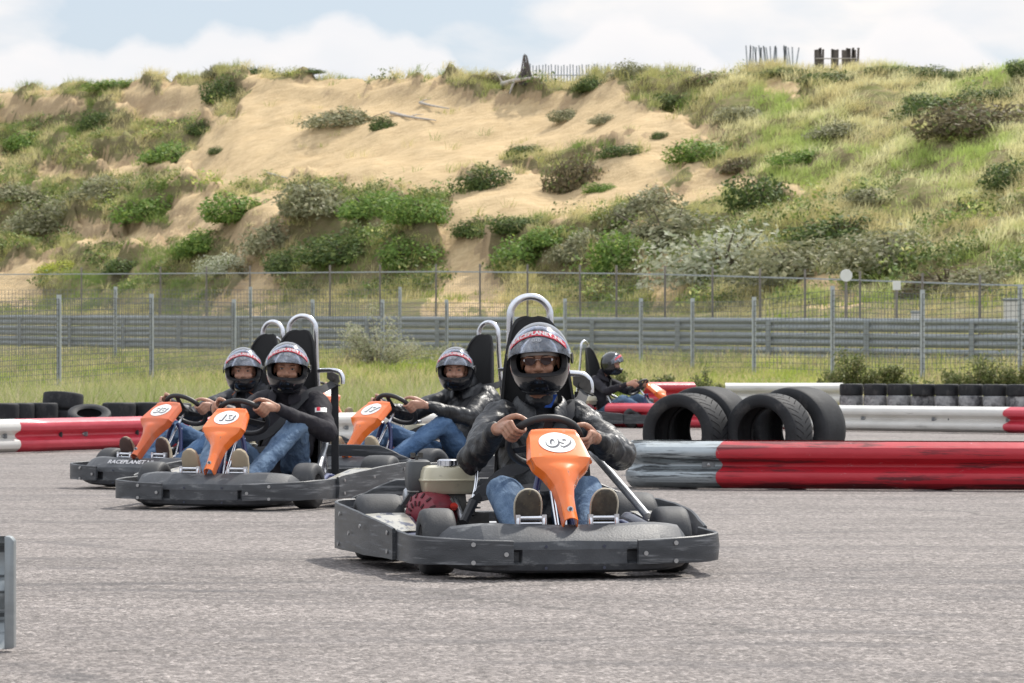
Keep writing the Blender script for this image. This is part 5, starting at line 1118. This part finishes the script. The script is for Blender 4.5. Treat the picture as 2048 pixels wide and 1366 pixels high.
def fence(label, posts, top, cell=.078, wire=.0105, hz=None, postw=.085, extra=.08, pm=m_gpost, mesh=True, wires=()):
    """posts: [(px, D, height)]"""
    f = empty('mesh_fence', (0, 0, 0)); tag(f, label, 'fence'); B = [P3(a, D) for a, D, h in posts]
    for (a, D, h), b in zip(posts, B):
        mb = MB()
        if pm is m_gpost:
            w_ = postw; mb.strip([[b + V(x * w_, y * w_, z) for x, y in ((-.5, -.3), (-.5, .3), (-.3, .3), (-.3, -.12), (.3, -.12), (.3, .3), (.5, .3), (.5, -.3))] for z in (-.3, h + extra)])
        else: mb.tube([b + V(0, 0, -.3), b + V(.0, 0, h + extra)], postw / 2, 6)
        mb.build('post', pm, f, 0)
    vs = []; fs = []
    def bar(p, q, r_):
        o = len(vs); d = (q - p).normalized(); u = d.cross(V(0, 1, 0)).normalized() * r_ / 2; w2 = V(0, 1, 0) * r_ / 2
        for c in (p, q): vs.extend([c + u + w2, c - u + w2, c - u - w2, c + u - w2])
        for k in range(4): l = (k + 1) % 4; fs.append((o + k, o + l, o + 4 + l, o + 4 + k))
    if mesh:
        for i in range(len(B) - 1):
            a, b = B[i], B[i + 1]; Lg = (b - a).length; n = max(2, int(Lg / cell)); h0, h1 = posts[i][2] if top is None else top, posts[i + 1][2] if top is None else top
            for k in range(n + 1):
                t = k / n; p = a.lerp(b, t); bar(p + V(0, -.03, .05), p + V(0, -.03, h0 + (h1 - h0) * t), wire)
            m_ = int(min(h0, h1) / (hz or .1))
            for k in range(m_ + 1):
                z = k / m_; bar(a + V(0, -.03, .05 + (h0 - .05) * z), b + V(0, -.03, .05 + (h1 - .05) * z), wire)
        mb = MB(); mb.add(vs, fs); mb.build('wire_mesh', m_wire, f, 0)
    if wires:
        vs.clear(); fs.clear()
        for z, r_ in wires:
            for i in range(len(B) - 1): bar(B[i] + V(0, 0, z * posts[i][2]), B[i + 1] + V(0, 0, z * posts[i + 1][2]), r_)
        mb = MB(); mb.add(vs, fs); mb.build('tension_wire', m_gpost, f, 0)
    return f
def ph(px, D, pytop): x = gx(px, D); return CAMZ + (725 - pytop) * D / FPX - float(tz(x, D))
F1 = [(-70, 63), (118, 66), (303, 69), (468, 74), (625, 77), (765, 79), (893, 82), (1025, 84)]
fence('near wire mesh fence on the grass at left with seven grey posts', [(a, D, ph(a, D, {118: 598, 303: 596}.get(a, 606))) for a, D in F1], None)
F2 = [(1130, 80), (1282, 75), (1385, 72), (1508, 69), (1665, 68), (1845, 66), (2040, 66), (2230, 66)]
fence('wire mesh fence on the right running behind the standing tyres', [(a, D, ph(a, D, {1508: 602, 1845: 588, 1665: 580, 2040: 577, 2230: 570}.get(a, 604))) for a, D in F2], None, cell=.085, wire=.009)
F3 = [(-60, 84), (231, 86), (501, 88), (800, 90)]
fence('taller wire mesh fence behind the near one at left', [(a, D, ph(a, D, 580)) for a, D in F3], None, cell=.09, wire=.009)
F4 = []
for a in (-40, 163, 321, 413, 500, 660, 760, 872, 960, 1055, 1160, 1233, 1330, 1425, 1520, 1610, 1720, 1845, 1960, 2090):
    xq = (a - 1024) * 100 / FPX
    for _ in range(6): D = float(Dg(xq)) + 5.0; xq = gx(a, D)
    F4.append((a, D, ph(a, D, np.interp(a, [0, 500, 900, 1300, 1650, 2048], [549, 546, 543, 548, 558, 572]))))
fence('old catch fence with a pale top wire along the foot of the dune', F4, None, cell=.12, wire=.004, hz=.16, postw=.06, pm=m_rpost, extra=.22, wires=((1.0, .035),))
# signs and cabinets
def sign(label, px, py, D, r_px, shape, mt=m_white):
    o = P3(px, D); s = empty('track_sign', o); tag(s, label, 'sign'); h = CAMZ + (725 - py) * D / FPX - o.z; r_ = r_px * D / FPX
    mb = MB(); mb.tube([(0, 0, -.3), (0, 0, h)], .03, 8); mb.build('pole', m_rpost, s)
    mb = MB()
    if shape == 'round': mb.disc((0, -.035, h), r_, (0, -1, 0), .02, 28)
    else: mb.box((0, -.045, h), (2 * r_, .02, 2 * r_ * 1.15))
    mb.build('sign_panel', mt, s, 0, bevel=.004); return s
sign('round white sign on a pole in front of the dark scrub', 1692, 551, 82, 12.5, 'round'); sign('small square white sign right of the round one', 1793, 571, 80, 8, 'square')
def cabinet(label, px0, px1, pytop, D):
    p = P3((px0 + px1) / 2, D); c = empty('roadside_cabinet', p); tag(c, label, 'cabinet'); w_ = (px1 - px0) * D / FPX; h = CAMZ + (725 - pytop) * D / FPX - p.z
    mb = MB(); mb.box((0, 0, h / 2 - .1), (w_, w_ * .6, h + .2)); mb.build('box_body', m_whb, c, 0, bevel=.02); mb = MB(); mb.box((0, 0, h + .03), (w_ * 1.06, w_ * .68, .06)); mb.build('lid', m_galv2, c, 0, bevel=.01)
cabinet('large pale cabinet at the right edge above the guard rail', 2008, 2052, 602, 79); cabinet('small pale box on the guard rail left of the large cabinet', 1822, 1840, 627, 80)
mb = MB(); p = P3(1607, 70); q = at(1607, 700, 84); mb.strip([[q + V(x, y, z) for x, z in ((-.07, -.22), (.02, -.22), (.07, .22), (-.02, .22))] for y in (-1.2, -1.18)])
# ------------------------------------------------------------------ tyres
m_ctyre, _nt, _bs, _o = principled('worn_car_tyre')
_t = N(_nt, 'ShaderNodeTexCoord').outputs['Object']
_c = ramp(_nt, noise_n(_nt, _t, 7, 6, .65), [(.3, (.015, .016, .018)), (.7, (.030, .031, .034))]); _d = ramp(_nt, noise_n(_nt, mapping(_nt, _t, (1, 1, 1), (3, 3, 3)), 5, 7, .7), [(.55, 0.0), (.75, 1.0)])
L(_nt, mix(_nt, math_n(_nt, 'MULTIPLY', _d, .6), _c, (.13, .125, .12)), _bs.inputs['Base Color']); _bs.inputs['Roughness'].default_value = .68; _bs.inputs['Specular IOR Level'].default_value = .3; add_bump(_nt, _bs, noise_n(_nt, _t, 60, 5, .6), .35, .006)
def tyre_mb(r_, w_, hole, M4, seg=56):
    o = w_ / 2; t = .016; prof = [(hole, -o * .80), (hole + .012, -o * .95), (hole + (r_ - hole) * .28, -o * 1.0), (hole + (r_ - hole) * .60, -o * 1.03), (r_ * .90, -o * 1.035), (r_ * .91, -o * 1.0), (r_ * .955, -o * .97), (r_ * .985, -o * .88), (r_ * .999, -o * .6), (r_ * 1.004, 0), (r_ * .999, o * .6), (r_ * .985, o * .88), (r_ * .955, o * .97), (hole + (r_ - hole) * .60, o * 1.03), (hole + (r_ - hole) * .28, o * 1.0), (hole + .012, o * .95), (hole, o * .80),
        (hole + .014, o * .76), (hole + .03, o * .86), (r_ - .045, o * .84), (r_ - .022, o * .65), (r_ - .02, 0), (r_ - .022, -o * .65), (r_ - .045, -o * .84), (hole + .03, -o * .86), (hole + .014, -o * .76)]
    return MB().lathe(prof, seg, M4)
m_groove = M('tread_groove_black', (.006, .006, .007), None, .95, spec=.1)
def grooves(mb, r_, w_, Mx):
    for i in range(34):
        a0 = i * 2 * math.pi / 34
        for sg in (-1, 1):
            pts = []
            for k in range(6):
                u = k / 5; hh = sg * (.12 + .82 * u) * w_ / 2; a = a0 + (0 if sg > 0 else .09) + .20 * u ** .8; rr = float(np.interp(abs(hh) / (w_ / 2), [0, .6, .88, .97], [1.004, .999, .985, .955])) * r_ + .0005
                pts.append((rr * math.cos(a), rr * math.sin(a), hh))
            for k in range(5):
                qs = []
                for (x, y, h), e in ((pts[k], -1), (pts[k], 1), (pts[k + 1], 1), (pts[k + 1], -1)):
                    da = e * .010; c, s = math.cos(da), math.sin(da); qs.append(Mx @ V((x * c - y * s) * 1.002, (x * s + y * c) * 1.002, h))
                mb.add(qs, [(0, 1, 2, 3)], 1)
def standing(label, px, D, r_, w_, hole, yaw, tread=False, pxs=None):
    o = empty('racing_tyre', (gx(px, D), D, 0)); Mx = Matrix.Translation((0, 0, r_ * .995)) @ Matrix.Rotation(yaw, 4, 'Z') @ Matrix.Rotation(R(90), 4, 'X')
    tm = tyre_mb(r_, w_, hole, Mx, 72)
    if tread: grooves(tm, r_, w_, Mx)
    t = tm.build('racing_tyre_rubber', [m_ctyre, m_groove], None, 45); bpy.data.objects.remove(o); t.location = (gx(px, D), D, 0); t.name = 'racing_tyre'
    tag(t, label, 'tyre', 'big tyres standing behind the near barrier')
    mb = MB(); inner = []
    for hh in (-.25, .28):
        mb.tube([Mx @ V((r_ - .021) * math.cos(a), (r_ - .021) * math.sin(a), w_ * hh) for a in np.linspace(0, 2 * math.pi, 60, endpoint=False)], .004, 5, closed=True)
    mb.build('inner_bead', m_ctyre, t, 60)
    return t
YW = R(-33)
standing('front left standing tyre with a V-grooved tread', 1372, 26.3, .306, .30, .205, YW, True)
standing('rear left standing tyre, smooth, behind the grooved left one', 1413, 26.66, .330, .34, .215, YW + R(2))
standing('front right standing tyre with a grooved tread and a valve patch inside', 1538, 26.2, .305, .30, .203, YW, True)
standing('rear right standing tyre, widest and smooth with chalk scribbles', 1596, 26.66, .328, .38, .212, YW + R(1))
mb = MB(); base = tyre_mb(.15, .145, .085, Matrix.Translation((0, 0, .0725)), 28).build('stacked_tyre', m_ctyre, None, 45); used = [False]
m_ctw = M('whitewashed_tyre', (.40, .40, .40), (.20, .20, .21), .8, ns=9, dirt=(.05, .05, .055), dlo=.45, dhi=.6, dscale=7)
white_me = base.data.copy(); white_me.materials[0] = m_ctw
def stk(x, y, z, rs, hs, label, white=False, rot=None, grp='tyres stacked as a wall beside the track'):
    o = base if not used[0] else base.copy()
    if used[0]: COL.objects.link(o)
    used[0] = True
    if white: o.data = white_me
    o.location = (x, y, z); o.scale = (rs / .15, rs / .15, hs / .145); o.rotation_euler = rot or (0, 0, random.uniform(0, 6)); tag(o, label, 'tyre', grp); return o
pos = ['hidden bottom', 'second from the ground', 'whitewashed third', 'black top']
ordn = ['first', 'second', 'third', 'fourth', 'fifth', 'sixth', 'seventh', 'eighth', 'ninth']
for i, px in enumerate((1703, 1751, 1799, 1847, 1894, 1942, 1990, 2038)):
    for k in range(4):
        D = 44.2 - .18 * i + random.uniform(-.02, .02); stk(gx(px, D), D, .002 + k * .142, .150 if k > 1 else .15, .142, f'{pos[k]} tyre of the {ordn[i]} stack from left in the right tyre wall', white=(k == 2))
for i, (px, rs) in enumerate(((4, .17), (38, .155), (84, .16), (238, .17), (300, .175), (352, .16))):
    for k in range(2):
        D = 34.6 + .2 * i; stk(gx(px, D), D, .01 + k * .215, rs, .21 if not (px == 352) else .2, f'{("lower", "upper")[k]} tyre of the {ordn[i]} stack from the left edge behind the left barrier', white=False)
for i, (px, k) in enumerate(((1205, 0), (1205, 1), (1275, 0), (1275, 1))):
    stk(gx(px, 47), 47, .004 + k * .178, .22, .175, f'{("lower", "upper")[k]} tyre of the {("left", "right")[i // 2]} pair beside the distant kart')
for i, px in enumerate((1330, 1375)):
    stk(gx(px, 47.3), 47.3, .004, .2, .24, f'{("left", "right")[i]} wide tyre in front of the far red rail')
for i, px in enumerate((1480, 1545, 1610, 1665)):
    stk(gx(px, 47.2), 47.2, .004, .21, .22, f'{ordn[i]} tyre from the left under the far white rail')
stk(gx(125, 35.3), 35.3, .36, .205, .17, 'tyre lying flat with grass in its hole on top of the left tyre row', rot=(R(-7), R(3), 0))
stk(gx(125, 35.3), 35.3, .012, .2, .35, 'tyre under the one with grass in its hole')
stk(gx(178, 34.4), 34.4, .20, .215, .17, 'tyre leaning towards the camera showing its open hole', rot=(R(22), R(4), 0))
stk(gx(178, 34.6), 34.6, .01, .19, .16, 'hidden tyre propping the leaning one')
# ------------------------------------------------------------------ things on the dune
m_slat = M('weathered_slat', (.32, .35, .40), (.44, .47, .52), .9); m_slatd = M('dark_slat', (.10, .085, .08), (.16, .14, .13), .9)
def slats(label, px0, px1, py0, py1, n, mt, jit=.0, gaps=(), rail=True, skip=0):
    a = hit(px0, py1 + 6); D = float(Dg(a.x)) + 11 + DUNE; f = empty('sand_fence', (0, 0, 0)); tag(f, label, 'sand fence'); mb = MB(); rl = random.Random(px0)
    for i in range(n):
        t = i / (n - 1); px = px0 + (px1 - px0) * t
        if any(g0 < px < g1 for g0, g1 in gaps): continue
        x = gx(px, D); zt = CAMZ + (725 - (py0 + rl.uniform(0, 5))) * D / FPX; zb = min(float(tz(x, D)), CAMZ + (725 - py1) * D / FPX) - .3; an = rl.uniform(-jit, jit)
        mb.box((x, D, (zt + zb) / 2), (.045 + (.03 if mt is m_slatd else 0), .02, zt - zb), Matrix.Rotation(an, 3, 'Y'))
    mb.build('slats', mt, f, 0)
    if rail:
        mb = MB(); z = CAMZ + (725 - (py0 * .4 + py1 * .6)) * D / FPX
        mb.tube([(gx(px0, D), D - .03, z), (gx(px1, D), D - .03, z)], .02, 6); mb.build('rail', m_slat if mt is m_slat else m_drift, f)
slats('long slatted sand fence on the crest right of the dead post', 1054, 1215, 127, 166, 27, m_slat, .03); slats('low slatted sand fence on the crest right of the knoll', 1330, 1400, 131, 150, 14, m_slat, .05)
slats('pale broken sand fence with leaning slats on the crest', 1494, 1590, 90, 134, 25, m_slat, .16, gaps=((1556, 1566),), rail=False); slats('dark sand fence with a pale rail on the crest at right', 1631, 1715, 95, 132, 24, m_slatd, .04, gaps=((1648, 1662), (1675, 1684)))
p = hit(1050, 165); mb = MB(); rl = random.Random(4)
for i in range(16):
    a = rl.uniform(0, 6.28); r_ = rl.uniform(0, .28); mb.tube([V(math.cos(a) * r_ * 1.4, math.sin(a) * r_, -.2), V(math.cos(a) * r_ * .3, math.sin(a) * r_ * .3, rl.uniform(.4, 1.0))], [.05, .025], 5)
o = mb.build('dead_stump', m_slatd, None, 0); o.location = p; tag(o, 'dark upright dead stump on the crest at the end of the sand fence', 'dead stump')
def log(label, pts, r0, r1, branches=()):
    Q = [hit(a, b) + V(0, 0, .10) for a, b in pts]; o0 = Q[0].copy(); mb = MB(); mb.tube([q - o0 for q in Q], [r0 + (r1 - r0) * i / (len(Q) - 1) for i in range(len(Q))], 8, 3)
    for (i, dx, dy, dz, r_) in branches: mb.tube([Q[i] - o0, Q[i] - o0 + V(dx, dy, dz) * .5 + V(0, 0, .05), Q[i] - o0 + V(dx, dy, dz)], [r_, r_ * .7, r_ * .3], 6, 2)
    o = mb.build('driftwood_log', m_drift, None, 60); o.location = o0; tag(o, label, 'driftwood', 'dead wood lying on the sand')
log('bleached dead tree with stubby branches just below the crest', [(1006, 176), (1030, 184), (1075, 188)], .13, .03, ((0, -.3, 0, .5, .05), (1, .4, 0, .5, .05), (1, -.2, -.2, -.5, .07), (0, .5, -.1, -.6, .06), (1, .3, 0, .25, .04)))
log('long pale log lying across the upper sand', [(782, 233), (820, 240), (872, 250)], .07, .02, ((1, .5, 0, .08, .03),)); log('shorter grey log above the long pale one', [(840, 212), (862, 218), (898, 224)], .06, .02, ((0, .4, 0, .12, .03),)); log('small pale stick at the lower edge of the sand bowl', [(534, 352), (575, 368)], .05, .02)
# sparse pale bush by the near fence
def twiggy(label, px, py, hw, hp, D, seed, pal, n=900, cat='bush', sp_=1.0):
    r_ = np.random.default_rng(seed); b = P3(px, D); W = hw * D / FPX; H = hp * D / FPX; rr_ = random.Random(seed); mb = MB(); tips = []
    for i in range(26):
        a = rr_.uniform(-1, 1); tp = V(a * W, rr_.uniform(-.4, .4) * W, H * (rr_.uniform(.5, 1) * (1 - .55 * abs(a)))); mb.tube([(0, 0, -.1), (tp.x * .35, tp.y * .35, tp.z * .5), tuple(tp)], [.014, .009, .003], 4, 2)
        for k in range(n // 26):
            t = rr_.uniform(.35, 1.05); tips.append((tp.x * (.35 + .65 * (t - .5) * 2 if t > .5 else t * .7) + rr_.gauss(0, .09 * W * sp_), tp.y * t + rr_.gauss(0, .08 * W), tp.z * t + rr_.gauss(0, .05 * H * sp_)))
    p = np.array(tips); n = len(p); nn = r_.normal(0, 1, (n, 3)); a_ = np.cross(nn, r_.normal(0, 1, (n, 3))); a_ /= np.linalg.norm(a_, axis=1)[:, None]; b_ = np.cross(a_, nn); b_ /= np.linalg.norm(b_, axis=1)[:, None]; s = .035 * r_.uniform(.6, 1.3, (n, 1))
    v = np.stack([p - a_ * s, p + b_ * s * .4, p + a_ * s, p - b_ * s * .4], 1).reshape(-1, 3); q = np.arange(n * 4).reshape(n, 4); pal = np.array(pal); c = pal[r_.integers(0, len(pal), n)].repeat(4, 0)
    o = mesh_from('roadside_bush', v, q, None, c, m_leaf); o.location = b; mb.build('stems', m_bark, o, 60); tag(o, label, cat, 'bushes on the grass verge'); return o
SIL = ((.42, .43, .30), (.34, .36, .22), (.5, .48, .36)); GRN = ((.16, .19, .07), (.22, .24, .10), (.28, .27, .13), (.12, .15, .05))
twiggy('sparse silvery bush in front of the guard rail between two fence posts', 755, 736, 100, 132, 76, 3, SIL, 3600, sp_=.75); twiggy('small silvery bush left of the helmet of the driver in the middle', 905, 720, 40, 60, 78, 4, SIL, 900, sp_=.6)
for i, (px, hw, hp, lab, D) in enumerate(((1410, 36, 55, 'small green bush at the right end of the far red rail', 56), (1700, 60, 85, 'green bush above the right tyre wall, left of the fence post', 58), (1780, 46, 62, 'low green bush between two right fence posts', 58), (1640, 30, 40, 'low green bush over the widest standing tyre', 58), (1905, 50, 50, 'green bush right of the tall right fence post', 58), (1975, 60, 78, 'dense green bush near the right edge of the verge', 58), (2040, 40, 60, 'green bush cut by the right edge of the photo', 58), (1330, 40, 35, 'low weed clump behind the distant driver', 60), (1230, 60, 50, 'grassy clump behind the distant kart', 60), (40, 50, 30, 'low clump at the left edge of the verge', 56))):
    twiggy(lab, px, 775, hw * 1.15, hp * 1.35, D, 20 + i, GRN, 3000)
# grass growing in the flat tyre
# ------------------------------------------------------------------ the karts and their drivers
def place(k, x, D, th): k.location = (x, D, 0); k.rotation_euler = (0, 0, R(th))
K = {}
def setup(key, x, D, th, number, klabel, plabel, kw, pk):
    k = make_kart(number, klabel, **kw); place(k, x, D, th); b, jk, Hm, NK, C2, WR_, EL = make_person(plabel, head_yaw=R(-th) + pk.pop('look', 0), **pk); place(b, x, D, th)
    # seat belt over the left shoulder to the right hip, lap belt across
    mb = MB(); sl = C2 + V(.12, -.04, .17)
    ribbon(mb, [(SX + .225, .49, .715), tuple(C2 + V(.19, .04, .150)), tuple(C2 + V(.13, -.085, .115)), tuple(C2 + V(.02, -.148, -.02)), tuple(C2 + V(-.09, -.178, -.12)), (SX - .20, .08, .38), (-.175, -.02, .33), (-.232, -.07, .285)], .048)
    ribbon(mb, [(SX + .215, .53, .715), (SX + .225, .51, .45), (SX + .24, .47, .16)], .048, wdir=(0, -1, 0))
    ribbon(mb, [(-.232, -.07, .285), (SX - .16, .02, .31), (SX + .05, .03, .32), (SX + .20, .06, .24), (SX + .23, .2, .15)], .046, wdir=(0, -.8, .6))
    sb = mb.build('seat_belt', m_belt, k, 40)
    mb = MB(); mb.tube([(-.305, -.17, .185), (-.25, -.09, .265)], [.019, .022], 8); mb.box((-.238, -.075, .278), (.05, .02, .03), Matrix.Rotation(R(-35), 3, 'Y')); mb.build('belt_buckle', m_black, k, 0)
    K[key] = (k, b, jk); return k, b
setup('a', .070, 14.5, 10.5, '09', 'nearest go-kart, orange fairing numbered 09, white fuel tank beside the driver', 'driver of kart 09 wearing sunglasses, a grey knit cap and a shiny black rain jacket',
      dict(), dict(look=R(-5), hx=(-.02, .0, .01), tl=152, trr=6, jacket=m_rain, puff=1.14, voxel=.0034, crum=1.3, jean=m_jean, shoe=m_suede, sole=m_sole, specs=True, eyes=True, elbows=((-.235, .05, .43), (.40, .04, .45)), knees=((-.15, -.24, .315), (.20, -.24, .315)), roll=-2, skin=m_skin2))
SX = .04
setup('b', -1.475, 20.8, -17, '13', 'go-kart with orange fairing numbered 13, second in line behind the leader', 'driver of kart 13 in a plain dark cotton jacket, one knee raised high',
      dict(), dict(look=R(2), lean=(-.0, -.01), hx=(.03, 0, -.035), tl=150, trr=28, jacket=m_cottonj, puff=.98, crum=.55, voxel=.0048, jean=m_jean, shoe=m_suede, sole=m_suede, knees=((-.20, -.22, .40), (.25, -.10, .47)), elbows=((-.25, .08, .46), (.36, .12, .42)), roll=3, skin=m_skin2))
SX = .07
setup('c', -2.02, 23.9, -33, '33', 'leftmost go-kart with faded orange fairing numbered 33', 'driver of the leftmost kart in a navy jacket with orange piping',
      dict(nose_text='RACEPLANET.NL', faded=True), dict(look=R(3), lean=(.0, -.02), hx=(.03, -.03, -.055), tl=150, trr=10, jacket=m_navyj, crum=.6, puff=.95, voxel=.0052, jean=m_jean2, shoe=m_suede, sole=m_soledark, pipe=True, knees=((-.20, -.22, .38), (.24, -.16, .42)), pitch=0))
SX = .11
setup('d', -.59, 24.3, -38, '17', 'go-kart with bright orange fairing right behind the leading kart', 'driver in a black rain jacket with a blue collar between the leader and kart 13',
      dict(), dict(look=R(-6), lean=(0, -.0), hx=(-.01, -.03, -.05), tl=158, trr=14, jacket=m_rain, puff=1.08, voxel=.0052, jean=m_jean2, shoe=m_suede, sole=m_suede, knees=((-.20, -.20, .36), (.25, -.14, .42))))
setup('e', 1.36, 45.6, 58, '08', 'distant go-kart seen from the side, heading right', 'distant driver in profile with a black jacket heading right',
      dict(far=True), dict(look=R(72), lean=(0, -.05), hx=(0, -.04, -.02), tl=160, trr=20, jacket=m_cottonj, puff=.98, voxel=.009, jean=m_jean, letter=False))
setup('f', -2.42, 39.2, 40, '05', 'go-kart almost hidden behind kart 13, only its orange fairing showing', 'driver almost hidden behind the driver of kart 13',
      dict(far=True, faded=True), dict(look=R(50), lean=(0, -.05), hx=(0, -.08), tl=160, trr=20, jacket=m_cottonj, puff=.95, voxel=.009, jean=m_jean2, letter=False))
# blue collars, ring, sleeve patch
def add_collar(b, x, y, z, ss):
    mb = MB()
    for s in ss: mb.strip([[V(x + s * (.028 + .030 * t), y - .005 + .02 * t, z - .005 + .055 * t) + V(dx, dy, 0) for dx, dy in ((-.014, 0), (.014, -.006), (.014, .0), (-.014, .006))] for t in (0, .5, 1)])
    mb.build('shirt_collar', m_blue, b, 0)
add_collar(K['a'][1], SX - .01, .25, .655, (1,)); add_collar(K['d'][1], SX, .24, .65, (-1,))
# small red and white patch sewn on the left sleeve of the driver of kart 13 (laid onto the sleeve surface)
def sleeve_patch(jk, p, d, w_, h, mt, off=.004):
    me = jk.data; from mathutils.bvhtree import BVHTree; bt = BVHTree.FromPolygons([v.co for v in me.vertices], [tuple(f.vertices) for f in me.polygons])
    d = V(*d).normalized(); u = d.cross(V(0, 0, 1)).normalized(); w2 = u.cross(d).normalized(); vs = []; n = 6
    for j in range(n + 1):
        for i in range(n + 1):
            o = V(*p) - d * .3 + u * (i / n - .5) * w_ + w2 * (j / n - .5) * h; hit_ = bt.ray_cast(o, d); vs.append((hit_[0] if hit_[0] else V(*p)) - d * off)
    mb = MB(); mb.add(vs, [(j * (n + 1) + i, j * (n + 1) + i + 1, (j + 1) * (n + 1) + i + 1, (j + 1) * (n + 1) + i) for j in range(n) for i in range(n)]); return mb.build('sleeve_patch', mt, jk, 60)
jb = K['b'][2]
sleeve_patch(jb, (.27, .25, .55), (-.35, 1, -.1), .070, .028, m_white); sleeve_patch(jb, (.255, .25, .555), (-.35, 1, -.1), .022, .024, m_stick, .006)
